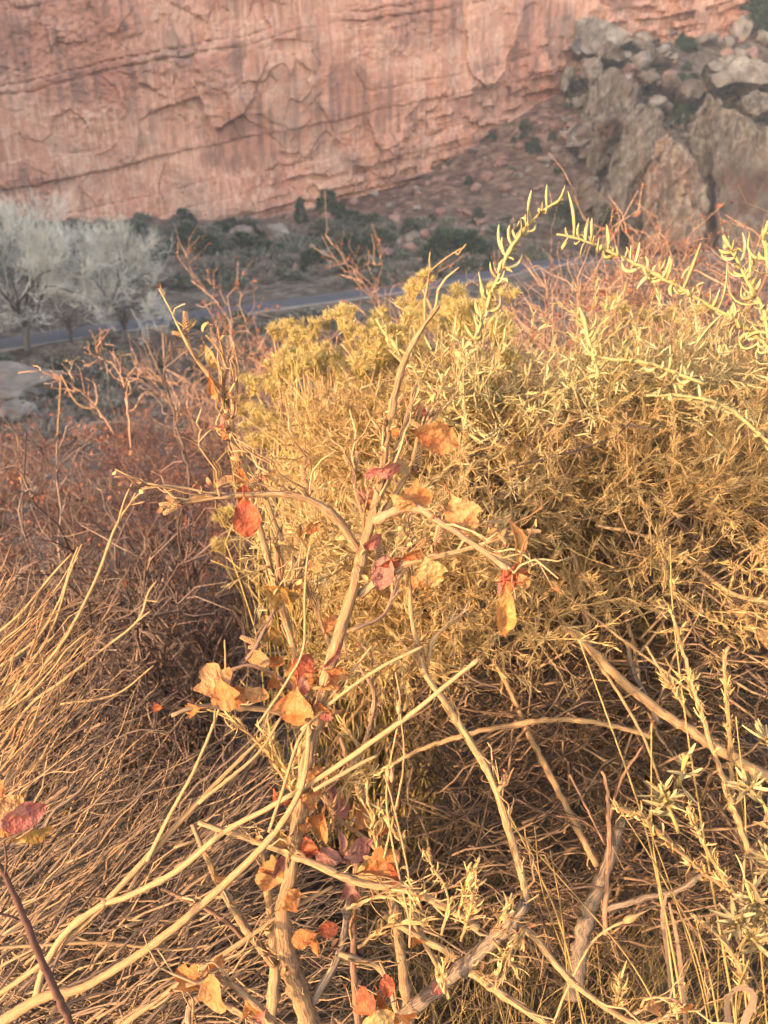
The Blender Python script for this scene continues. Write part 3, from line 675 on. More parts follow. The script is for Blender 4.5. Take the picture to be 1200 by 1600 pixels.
# pale mound on the near side of the road
p = P(18, 596, 46); boulder((p[0], p[1], ground_z(p[0], p[1]) + 0.5), 5.4, 'pale_rock', 'low pale sandy hump beside the cottonwood trunk', None, 91, 0.50, rot=(0, .12, .4), name='rock_hump').data = HUMP
p = P(18, 622, 41); boulder((p[0], p[1], ground_z(p[0], p[1]) + 0.1), 2.6, 'pale_rock', 'small bluish white rock in front of the sandy hump', None, 95, 0.6, name='rock_hump')

# ------------------------------------------------------------------ valley plants
def sage_mesh(name, seed, n=900, w=0.16, open_=0.0):
    r_ = np.random.default_rng(seed); mb = MB()
    d = rdir(n, r_); d[:, 2] = np.abs(d[:, 2])
    cl = rdir(16, r_); cl[:, 2] = np.abs(cl[:, 2]) * 0.8
    c = cl[r_.integers(16, size=n)] * r_.uniform(0.35, 0.75, n)[:, None] + rdir(n, r_) * r_.uniform(0.05, 0.32, n)[:, None]
    c[:, 2] = np.abs(c[:, 2]) * 0.95 + 0.05
    strips(mb, c, unit(c + rdir(n, r_) * 0.7 + [0, 0, 0.4]), rdir(n, r_), r_.uniform(0.12, 0.26, n), w, curl=0.4, S=3, r=r_)
    a = np.zeros((12, 3)); b = cl[:12] * 0.7; b[:, 2] += 0.05
    tubes(mb, paths_between(a, b, 4, 0.1, r=r_), np.linspace(0.045, 0.012, 4)[None].repeat(12, 0), 4, 0.1, r=r_)
    return mb.mesh(name)
SAGE = [sage_mesh('sagebrush', 10 + i, 1100, 0.09) for i in range(3)]
BRWN = [sage_mesh('bare_brush', 20 + i, 1200, 0.035) for i in range(3)]
for me in SAGE: me.materials.append(M['valley_sage'])
for me in BRWN: me.materials.append(M['valley_brown'])
def juniper_mesh(seed, tall):
    r_ = np.random.default_rng(seed); f = MB(); n = 2200
    nb = 34; h = r_.uniform(0.12, 1.0, nb); rad = (1 - h) ** (0.75 if tall else 0.5) * (0.42 if tall else 0.62) + 0.05
    a = r_.uniform(0, 6.28, nb); bc = np.stack([np.cos(a) * rad * 0.75, np.sin(a) * rad * 0.75, h], -1)
    k = r_.integers(nb, size=n)
    c = bc[k] + rdir(n, r_) * r_.uniform(0.02, 0.17, n)[:, None] * (1.0 if not tall else 0.8)
    c[:, 2] = np.maximum(c[:, 2], 0.05)
    strips(f, c, unit(rdir(n, r_) + [0, 0, 0.5]), rdir(n, r_), r_.uniform(0.05, 0.11, n), 0.045, 0.4, 3, r=r_)
    t = MB(); tubes(t, resample([[0, 0, -0.05], [0.02, 0.01, 0.3], [0, 0, 0.8]], 6), np.linspace(0.05, 0.015, 6), 6, r=r_)
    st = bc[:14]; tubes(t, paths_between(np.stack([0 * st[:, 0], 0 * st[:, 1], st[:, 2] * 0.7], -1), st, 4, 0.06, r=r_), np.linspace(0.02, 0.006, 4)[None].repeat(14, 0), 4, r=r_)
    a_, b_ = f.mesh('crown'), t.mesh('trunk'); a_.materials.append(M['juniper']); b_.materials.append(M['cotton_bark'])
    return a_, b_
JUN = [juniper_mesh(31, True), juniper_mesh(32, False), juniper_mesh(33, False)]
def juniper(p, h, kind, label, group=None, wide=1.0):
    o = thing('juniper_tree', label, 'tree', p, group)
    for nm, me in zip(('crown', 'trunk'), JUN[kind]):
        c = bpy.data.objects.new(nm, me); col.objects.link(c); c.parent = o
    o.scale = (h * wide, h * wide, h); o.rotation_euler.z = rng.uniform(0, 6.28)
    return o
jn = [((470, 350), 3.6, 0, 0.8, 'narrow pointed juniper against the cliff foot'), ((534, 352), 3.0, 0, 0.9, 'small dark juniper right of the pointed juniper'),
      ((512, 335), 3.4, 1, 1.1, 'bluish dark bushy juniper at the cliff foot'), ((288, 352), 2.4, 1, 1.6, 'wide dark juniper under the left cliff'),
      ((322, 398), 2.6, 2, 1.9, 'broad green juniper thicket above the road'), ((300, 380), 2.2, 1, 1.8, 'low green juniper behind the broad thicket'),
      ((378, 385), 2.0, 2, 1.8, 'green juniper left of the pointed pale boulder'), ((262, 412), 2.2, 1, 1.6, 'dark juniper right of the cottonwood crown'),
      ((440, 402), 1.7, 2, 2.0, 'spreading dark shrubby juniper below the boulders'), ((545, 400), 2.4, 1, 1.7, 'dark juniper above the road bend'),
      ((572, 402), 2.2, 2, 1.6, 'dark juniper just right of the road-bend juniper'), ((490, 424), 2.4, 1, 1.4, 'rounded juniper close to the road edge'),
      ((570, 430), 1.9, 2, 1.3, 'small rounded juniper touching the road edge'), ((700, 400), 3.2, 2, 1.9, 'wide dark juniper clump above the far road'),
      ((735, 398), 2.8, 1, 1.6, 'dark juniper beside the wide clump above the far road'), ((950, 378), 4.0, 1, 1.2, 'dark juniper behind the arching sprigs'),
      ((880, 350), 3.0, 2, 1.4, 'dark juniper left of the tilted slab base'), ((815, 155), 2.2, 2, 1.6, 'juniper at the top of the talus under the cliff'),
      ((895, 170), 1.9, 1, 1.4, 'lone juniper beside the striped knob'), ((820, 205), 1.8, 2, 1.2, 'small juniper high on the red talus'),
      ((833, 240), 2.2, 1, 1.1, 'juniper in the middle of the red talus'), ((910, 250), 2.0, 2, 1.3, 'juniper below the striped knob'),
      ((1085, 345), 2.2, 2, 1.2, 'dark juniper in the gap between the rock fins'), ((1062, 200), 3.0, 1, 0.9, 'juniper growing in the cleft between the fins'),
      ((1150, 35), 6.5, 1, 0.8, 'tall dark tree in the upper right corner'), ((1185, 30), 7.0, 2, 0.8, 'second tall dark tree touching the right border'),
      ((1172, 24), 6.0, 1, 0.9, 'dark tree between the two corner trees')]
for (px, py), h, k, w, lb in jn:
    p, ok = hit1(px, py); juniper(p[0] - [0, 0, 0.1], h, k, lb, None, w)
pxs = rng.uniform(990, 1250, 60); pys = rng.uniform(45, 200, 60); p, ok = hit(pxs, pys); n = 0
for a, b in zip(p, ok):
    if b and a[1] > 100 and n < 38: juniper(a - [0, 0, 0.1], rng.uniform(1.2, 2.4), rng.integers(1, 3), 'small dark juniper among pale blocks on the upper slope', 'junipers dotting the upper right slope', rng.uniform(1.0, 1.5)); n += 1
pxs = rng.uniform(480, 900, 40); pys = rng.uniform(200, 400, 40); p, ok = hit(pxs, pys); n = 0
for a, b in zip(p, ok):
    if b and a[1] > 104 and n < 22: juniper(a - [0, 0, 0.1], rng.uniform(0.8, 1.7), rng.integers(1, 3), 'small dark juniper dotting the red talus', 'junipers dotting the talus', rng.uniform(1.0, 1.5)); n += 1
pxs = rng.uniform(120, 800, 60); pys = rng.uniform(352, 425, 60); p, ok = hit(pxs, pys); n = 0
for a, b in zip(p, ok):
    if b and a[1] > road_y(a[0]) + 4 and n < 34: juniper(a - [0, 0, 0.1], rng.uniform(1.1, 2.2), rng.integers(1, 3), 'small dark juniper scattered over the sagebrush flat', 'junipers on the sagebrush flat', rng.uniform(1.2, 1.9)); n += 1
def scatter(n, x0, x1, y0, y1, meshes, name, label, group, smin, smax, cond):
    pxs = rng.uniform(x0, x1, n * 2); pys = rng.uniform(y0, y1, n * 2); p, ok = hit(pxs, pys); c = 0
    for a, b in zip(p, ok):
        if b and cond(a) and abs(a[1] - road_y(a[0])) > 2.6 and c < n:
            o = bpy.data.objects.new(name, meshes[rng.integers(len(meshes))]); col.objects.link(o)
            sc = rng.uniform(smin, smax); o.location = a - [0, 0, 0.08]; o.scale = (sc * rng.uniform(1, 1.35), sc * rng.uniform(1, 1.35), sc * rng.uniform(0.75, 1.1)); o.rotation_euler.z = rng.uniform(0, 6.28)
            tag(o, label, 'shrub', group); c += 1
scatter(170, -60, 1000, 345, 450, SAGE, 'sagebrush', 'grey-green sagebrush on the flat between road and cliff', 'sagebrush beyond the road', 1.0, 2.2, lambda a: a[1] > road_y(a[0]))
scatter(130, -60, 900, 350, 450, BRWN, 'bare_brush', 'brown leafless brush on the flat between road and cliff', 'bare brush beyond the road', 1.0, 2.2, lambda a: a[1] > road_y(a[0]))
scatter(95, -80, 600, 500, 680, SAGE, 'sagebrush', 'grey-green sagebrush on the near side of the road', 'sagebrush before the road', 0.9, 1.7, lambda a: 22 < a[1] < road_y(a[0]))
scatter(110, -80, 600, 500, 700, BRWN, 'bare_brush', 'brown leafless brush on the near side of the road', 'bare brush before the road', 0.9, 1.6, lambda a: 16 < a[1] < road_y(a[0]))
scatter(30, 850, 1260, 380, 470, BRWN, 'bare_brush', 'brown leafless brush below the rock fins', 'bare brush below the fins', 0.7, 1.2, lambda a: a[1] > 20)

# ------------------------------------------------------------------ branching
def children(paths, n, lo, hi, ang, frac, up=0.2, K=5, wig=0.06, r=rng, lenv=None):
    N, KK, _ = paths.shape
    pi = r.integers(N, size=n) if n != N else np.arange(N)
    t = r.uniform(lo, hi, n) * (KK - 1); k = np.minimum(t.astype(int), KK - 2); f = (t - k)[:, None]
    o = paths[pi, k] * (1 - f) + paths[pi, k + 1] * f
    tg = unit(paths[pi, k + 1] - paths[pi, k])
    side = unit(np.cross(tg, rdir(n, r)))
    a = ang * r.uniform(0.6, 1.3, n)[:, None]
    d = unit(tg * np.cos(a) + side * np.sin(a) + np.array([0, 0, up]))
    PL = np.linalg.norm(np.diff(paths, axis=1), axis=2).sum(1)[pi]
    L = PL * frac * r.uniform(0.6, 1.25, n) * (1.15 - 0.5 * t / (KK - 1)) if lenv is None else r.uniform(*lenv, n)
    e = o + d * L[:, None] + np.array([0, 0, up * 0.4]) * L[:, None]
    return paths_between(o, e, K, wig, r=r), pi, t / (KK - 1)
def taper(n, K, r0, r1, r=rng, var=0.3):
    return np.linspace(1, 0, K)[None] * ((r0 - r1) * r.uniform(1 - var, 1 + var, n))[:, None] + r1

def cottonwood(p, h, seed, label, lean=0.0, nl=(7, 40, 260, 1500, 5200), spread=1.0):
    r_ = np.random.default_rng(seed)
    o = thing('cottonwood_tree', label, 'tree', p)
    p = np.array(p)
    tr = resample([p + [0, 0, -0.3], p + [lean * 0.3, 0, h * 0.14], p + [lean * 0.9, 0.1, h * 0.26], p + [lean * 1.5, 0, h * 0.42]], 9)[None]
    m = MB(); tubes(m, tr, np.linspace(0.034, 0.017, 9)[None] * h, 9, lump=0.06, r=r_); m.obj('trunk', M['cotton_bark'], o)
    lim = paths_between(np.repeat(tr[:, 4], nl[0], 0) + r_.normal(0, 0.1, (nl[0], 3)) + np.array([0, 0, 1.0]) * r_.uniform(-0.06, 0.17, nl[0])[:, None] * h,
                        p + np.stack([np.linspace(-0.62, 0.62, nl[0]) * spread * h * r_.uniform(0.8, 1.2, nl[0]), r_.uniform(-.4, .4, nl[0]) * h, h * (0.95 - 0.45 * np.linspace(-1, 1, nl[0]) ** 2 * r_.uniform(0.7, 1.2, nl[0]))], -1) + [lean, 0, 0],
                        8, 0.07, 0.06, r_)
    for k in range(nl[0]):
        m = MB(); tubes(m, lim[k:k + 1], taper(1, 8, 0.014 * h, 0.004 * h, r_), 6, r=r_); m.obj('limb', M['cotton_bark'], o)
    a, _, _ = children(lim, nl[1], 0.3, 1.0, 0.7, 0.55, 0.15, 6, 0.08, r_)
    b, _, _ = children(a, nl[2], 0.2, 1.0, 0.7, 0.6, 0.18, 5, 0.08, r_)
    c, _, _ = children(b, nl[3], 0.2, 1.0, 0.7, 0.6, 0.2, 4, 0.08, r_)
    d, _, _ = children(c, nl[4], 0.2, 1.0, 0.6, 0.75, 0.25, 3, 0.08, r_)
    m = MB(); tubes(m, a, taper(len(a), 6, 0.0055 * h, 0.002 * h, r_), 4, r=r_); tubes(m, b, taper(len(b), 5, 0.0028 * h, 0.0013 * h, r_), 3, r=r_)
    tubes(m, c, taper(len(c), 4, 0.0018 * h, 0.0010 * h, r_), 3, r=r_); tubes(m, d, taper(len(d), 3, 0.0013 * h, 0.0007 * h, r_), 3, r=r_)
    m.obj('crown', M['cotton_twig'], o, kind='stuff')
def fh(px, py):
    p = floor_hit(px, py, FLOOR); p[2] = ground_z(p[0], p[1]); return p
cottonwood(fh(42, 546), 8.5, 3, 'large pale bare cottonwood with a dark forked trunk', 0.6, (9, 60, 420, 2400, 7600), 1.0)
cottonwood(fh(-110, 545), 9.0, 4, 'pale bare cottonwood mostly beyond the left border', 0.2)
cottonwood(fh(195, 535), 7.0, 5, 'smaller bare grey tree right of the big cottonwood', 0.2, (8, 44, 300, 1700, 5200), 0.8)
cottonwood(fh(112, 540), 5.4, 6, 'low bare willow-like tree at the cottonwood foot', 0.1, (6, 30, 160, 900, 2400), 0.9)

# ------------------------------------------------------------------ foreground: hand-traced stems
def traced(pts, d0, d1, w0=None, w1=None, n=None, kink=0.0, r=rng, slim=0.77):
    """pixel polyline (px,py[,width px]) with depth d0 at the first point to d1 at the last -> path, radii in metres"""
    a = np.array([list(p) + ([w0 + (w1 - w0) * i / (len(pts) - 1)] if len(p) == 2 else []) for i, p in enumerate(pts)], float)
    L = np.concatenate([[0], np.cumsum(np.hypot(np.diff(a[:, 0]), np.diff(a[:, 1])))]); t = L / L[-1]
    d = d0 + (d1 - d0) * t
    wp = P(a[:, 0], a[:, 1], d)
    rad = a[:, 2] / 1200 * d * 0.5 * slim
    n = n or max(6, int(L[-1] / 9))
    q = resample(np.concatenate([wp, rad[:, None]], 1), n)
    path, rr = q[:, :3], np.maximum(q[:, 3], 0.0004)
    if kink:
        path[1:-1] += r.normal(size=(n - 2, 3)) * rr[1:-1, None] * kink
    return path, rr
def stem(parent, name, m, pts, d0, d1, w0=None, w1=None, sides=8, kink=0.12, lump=0.05, nodes=0, rnd=None):
    path, rr = traced(pts, d0, d1, w0, w1, kink=kink)
    if nodes:                                              # swollen nodes where buds and side shoots sat
        for k in rng.integers(1, len(rr) - 1, nodes): rr[k] *= rng.uniform(1.15, 1.4)
    mb = MB(); tubes(mb, path, rr, sides, rnd=rng.uniform(0.35, 0.6) if rnd is None else rnd, lump=lump)
    return mb.obj(name, m, parent), path

# ---- sumac-like shrub in the middle
pb = P(470, 1640, 1.02); pb[2] = ground_z(pb[0], pb[1])
sumac = thing('sumac_shrub', 'upright nearly bare shrub with orange and red leaves in the middle', 'shrub', pb)
tk, tpath = stem(sumac, 'trunk', M['bark'], [(505, 1690, 43.2), (485, 1600, 40.0), (455, 1515, 36.8), (441, 1430, 30.4), (453, 1370, 25.6), (468, 1270, 28.5), (480, 1190, 27.6), (497, 1110, 25.8), (515, 1040, 24.8), (540, 960, 23.0),
      (563, 880, 21.2), (583, 800, 19.3), (597, 740, 16.6), (603, 690, 13.8), (612, 640, 13.8), (630, 570, 12.9), (655, 520, 10.1), (686, 478, 7.4)], 1.02, 0.78, sides=22, kink=0.05, lump=0.04, nodes=16)
BR = [ # pts, d0, d1, material
 ([(562, 862, 17), (530, 815, 17), (495, 787, 16), (460, 774, 14), (410, 772, 12), (350, 776, 11), (290, 785, 9), (266, 790, 8)], .86, .80, 'bark'),
 ([(562, 930, 20), (600, 900, 17), (645, 878, 14), (700, 865, 11), (740, 855, 9), (800, 834, 6), (836, 830, 5)], .88, .84, 'bark'),
 ([(585, 815, 18), (612, 800, 16), (650, 794, 15), (690, 817, 13), (740, 850, 12), (794, 890, 10)], .84, .76, 'bark_red'),
 ([(586, 790, 14), (610, 740, 12), (625, 690, 11), (640, 640, 9), (650, 602, 7)], .84, .84, 'bark'),
 ([(592, 815, 12), (625, 760, 10), (645, 722, 9), (656, 680, 8), (690, 640, 5)], .85, .88, 'tan_wood'),
 ([(490, 1130, 14), (475, 1060, 13), (455, 1000, 13), (440, 950, 13), (425, 895, 13), (408, 835, 13), (392, 778, 13), (378, 730, 13), (367, 700, 12), (357, 655, 11), (345, 612, 11), (320, 578, 9), (300, 550, 8), (288, 518, 7)], .97, .84, 'bark'),
 ([(522, 1030, 10), (500, 970, 9), (468, 895, 8), (435, 830, 8), (413, 772, 7)], .98, .92, 'tan_wood'),
 ([(470, 1050, 13), (452, 985, 12), (440, 920, 11), (433, 860, 9), (437, 850, 7)], .99, .93, 'bark_red'),
 ([(385, 1030, 8), (400, 1010, 8), (425, 960, 6), (480, 870, 5), (472, 820, 4)], .94, .90, 'twig'),
 ([(350, 640, 6), (345, 595, 6), (340, 560, 5)], .86, .85, 'tan_wood'),
 ([(362, 672, 6), (364, 645, 5), (364, 628, 5)], .86, .855, 'tan_wood'),
 ([(475, 775, 8), (484, 770, 7), (474, 740, 6)], .84, .83, 'bark_red'),
 ([(455, 773, 8), (430, 750, 7), (410, 738, 7)], .84, .85, 'tan_wood'),
 ([(344, 775, 7), (337, 752, 3)], .81, .80, 'tan_wood'),
 ([(566, 800, 6), (556, 770, 6), (551, 730, 5)], .86, .87, 'bark_red'),
 ([(610, 1610, 34), (650, 1570, 30), (700, 1530, 27), (745, 1490, 27), (790, 1452, 26), (820, 1412, 24)], .98, .93, 'grey_wood'),
 ([(819, 1418, 17), (818, 1380, 15), (792, 1290, 15), (770, 1222, 14), (730, 1150, 13), (690, 1090, 12), (663, 1050, 11), (650, 1000, 10), (641, 940, 8), (643, 830, 6), (642, 812, 4)], .94, 1.00, 'tan_wood'),
 ([(776, 1245, 9), (782, 1230, 8), (790, 1222, 8)], .96, .95, 'tan_wood'),
 ([(310, 1285, 10), (400, 1315, 12), (480, 1345, 14), (560, 1378, 15), (640, 1392, 15), (700, 1420, 16), (748, 1450, 17)], .95, .93, 'tan_wood'),
 ([(800, 1440, 12), (835, 1465, 13), (880, 1520, 13), (935, 1565, 12), (1000, 1600, 11), (1070, 1575, 9)], .95, .90, 'tan_wood'),
 ([(600, 1430, 12), (650, 1462, 13), (695, 1485, 13), (745, 1525, 15), (800, 1565, 14), (880, 1615, 13)], 1.0, .95, 'tan_wood'),
 ([(300, 1288, 9), (345, 1388, 12), (392, 1462, 15), (430, 1508, 18)], .96, 1.0, 'bark'),
 ([(252, 1388, 7), (340, 1430, 8), (385, 1472, 10)], 1.0, 1.02, 'bark_red'),
 ([(268, 1118, 8), (300, 1106, 10), (345, 1104, 12), (410, 1108, 12), (478, 1120, 11)], .86, .95, 'bark'),
 ([(415, 1640, 24), (428, 1540, 23), (426, 1460, 20), (418, 1390, 17), (410, 1330, 12)], 1.12, 1.08, 'bark'),
 ([(470, 1600, 17), (500, 1545, 17), (530, 1490, 15), (543, 1420, 12), (548, 1370, 10)], 1.0, 1.02, 'grey_wood'),
 ([(530, 1490, 13), (560, 1500, 12), (592, 1512, 11), (610, 1545, 9), (620, 1590, 7)], 1.0, .98, 'bark'),
 ([(640, 1600, 20), (625, 1480, 20), (612, 1400, 19), (590, 1320, 16), (560, 1230, 14), (530, 1150, 12)], 1.16, 1.12, 'bark'),
 ([(560, 1600, 15), (552, 1500, 13), (555, 1400, 11), (560, 1320, 8)], 1.08, 1.06, 'bark_red'),
 ([(700, 1540, 9), (640, 1430, 9), (590, 1330, 10), (530, 1280, 9), (505, 1240, 8)], 1.05, 1.0, 'tan_wood'),
 ([(350, 1050, 6), (395, 1040, 7), (450, 1070, 8), (485, 1110, 8)], .9, .95, 'bark_red'),
 ([(548, 985, 8), (600, 960, 7), (625, 900, 6), (655, 870, 5)], .92, 1.0, 'bark_red'),
 ([(668, 1035, 9), (680, 995, 8), (720, 960, 6), (728, 945, 5)], 1.0, 1.0, 'tan_wood'),
 ([(690, 1090, 6), (655, 1035, 5), (610, 985, 4)], 1.0, 1.02, 'tan_wood'),
 ([(300, 1690, 14), (300, 1640, 13), (295, 1575, 12), (330, 1560, 11), (420, 1610, 13)], .88, .92, 'bark_red'),
 ([(430, 1600, 12), (400, 1570, 12), (345, 1530, 11), (290, 1540, 9)], .9, .86, 'bark'),
 ([(505, 1240, 9), (560, 1180, 8), (585, 1090, 7), (560, 1040, 6)], 1.05, 1.05, 'bark_red'),
 ([(980, 1590, 8), (1040, 1560, 7), (1075, 1578, 6)], .92, .9, 'bark_red'),
]
bpaths = [tpath]; bobjs = [tk]
for pts, d0, d1, mm in BR:
    o, pth = stem(sumac, 'branch', M[mm], pts, d0, d1, sides=10, kink=0.07, lump=0.045, nodes=len(pts)); bpaths.append(pth); bobjs.append(o)
# short spurs and side twigs on the stems
spur = MB()
for pth in bpaths:
    n = max(3, len(pth) // 3)
    k = rng.integers(1, len(pth) - 1, n); d = unit(np.cross(pth[k + 1] - pth[k - 1], rdir(n)) + 0.5 * unit(pth[k + 1] - pth[k - 1]))
    L = rng.choice([0.006, 0.010, 0.016, 0.035], n, p=[.4, .3, .2, .1])
    tubes(spur, paths_between(pth[k], pth[k] + d * L[:, None], 4, 0.08), np.array([1.0, .8, .75, .45])[None] * rng.uniform(.0014, .0026, n)[:, None], 6, lump=0.1)
ft = MB(); fl = MB()
for pth in bpaths:
    n = max(2, len(pth) // 5); k = rng.integers(1, len(pth) - 1, n)
    d = unit(np.cross(pth[k + 1] - pth[k - 1], rdir(n)) + .8 * unit(pth[k + 1] - pth[k - 1]) + [0, 0, .3])
    p_ = paths_between(pth[k], pth[k] + d * rng.uniform(.02, .085, n)[:, None], 6, .09); tubes(ft, p_, taper(n, 6, .0015, .0008), 5)
    c_, _, _ = children(p_, n * 2, .3, 1, .7, .5, .1, 4, .1); tubes(ft, c_, taper(n * 2, 4, .0010, .0006), 4)
    e = c_[:, -1]; m_ = rng.random(len(e)) < .55; e = e[m_]
    if len(e): strips(fl, e, rdir(len(e)) - [0, 0, .4], rdir(len(e)), rng.uniform(.006, .014, len(e)), .005, rng.uniform(.5, 2.5, len(e)), 5, fold=.25)
ft.obj('fine_twigs', M['tan_wood'], sumac, kind='stuff'); fl.obj('dry_scraps', M['scrap'], sumac, kind='stuff')
spur.obj('spurs', M['bark'], sumac, kind='stuff')

# leaves (unit size: base at origin, tip towards +y, 1 long)
def leaf_mesh(name, seed, lobed=True, narrow=1.0, curl=0.5, cup=0.35):
    r_ = np.random.default_rng(seed)
    yr = np.array([0, .07, .16, .26, .35, .43, .50, .56, .62, .68, .74, .80, .86, .92, .97, 1.0])
    if lobed: wr = np.array([.02, .05, .11, .21, .32, .41, .455, .44, .36, .275, .25, .265, .25, .19, .10, .015])
    else: wr = np.array([.02, .10, .20, .285, .34, .375, .395, .40, .395, .38, .355, .315, .255, .175, .10, .015])
    wl = wr * (1 + .06 * r_.normal(size=16)) * narrow; wr = wr * (1 + .06 * r_.normal(size=16)) * narrow
    v = np.linspace(-1, 1, 9)
    x = np.where(v[None] < 0, v[None] * wl[:, None], v[None] * wr[:, None]); y = yr[:, None] + (.13 if lobed else .03) * np.abs(v)[None] ** 2 * np.clip((wr / narrow - .25) * 4, 0, 1)[:, None]
    z = -curl * y ** 2 * 0.6 + cup * np.abs(x) ** 1.5 * 1.6 + .05 * np.sin(9 * y + seed) * np.abs(v)[None] ** 2 + 0.04 * fbm(x * 5 + seed, y * 5, 2, seed)
    V = np.stack([x, y, z], -1)
    k, s_ = np.meshgrid(np.arange(15), np.arange(8), indexing='ij')
    Q = np.stack([k * 9 + s_, k * 9 + s_ + 1, (k + 1) * 9 + s_ + 1, (k + 1) * 9 + s_], -1).reshape(-1, 4)
    mb = MB(); mb.add(V, Q, None, 0.5, np.stack([1.7 * x / (y + .15), y, 0 * x], -1))
    mb2 = resample([[0, -0.22, 0.03], [0.01, -0.1, 0.01], [0, 0.02, 0]], 4)
    tubes(mb, mb2, np.full(4, 0.022), 5)
    return mb.mesh(name)
SHAPES = {'lob': [leaf_mesh('leaf', i, True, 1.0, .2 + .15 * i, .2) for i in range(3)], 'ov': [leaf_mesh('leaf', 10 + i, False, .85, .2 + .2 * i, .3) for i in range(3)],
          'nar': [leaf_mesh('leaf', 20 + i, False, .42, .7, 1.2) for i in range(2)], 'curl': [leaf_mesh('leaf', 30 + i, True, .8, .8, 1.1) for i in range(3)]}
_leafcache = {}
def leaf(parent, px, py, size, ang, colr, shape, d, yaw=None, name='leaf'):
    """size in photo pixels; ang = direction the tip points in the picture (degrees, 90 = up); yaw tilts it out of the picture plane"""
    key = (shape, rng.integers(len(SHAPES[shape])), colr)
    if key not in _leafcache:
        me = SHAPES[shape][key[1]].copy(); me.materials.append(LEAF[colr]); _leafcache[key] = me
    o = bpy.data.objects.new(name, _leafcache[key]); col.objects.link(o)
    s_ = size * 1.12 / 1200 * d
    a = math.radians(ang)
    yv = Vector(RGT * math.cos(a) + UPV * math.sin(a) + FWD * rng.uniform(-.3, .3)).normalized()
    zv = Vector(-FWD + rdir(1)[0] * 0.4)
    xv = yv.cross(zv).normalized(); zv = xv.cross(yv)
    if yaw:
        R_ = Matrix.Rotation(math.radians(yaw), 3, yv); xv = R_ @ xv; zv = R_ @ zv
    c = Vector(P(px, py, d)) - yv * s_ * 0.5
    o.matrix_basis = Matrix(((xv.x * s_, yv.x * s_, zv.x * s_, c.x), (xv.y * s_, yv.y * s_, zv.y * s_, c.y), (xv.z * s_, yv.z * s_, zv.z * s_, c.z), (0, 0, 0, 1)))
    o.parent = parent; o.matrix_parent_inverse = Matrix.Translation(-Vector(parent.location))
    return o
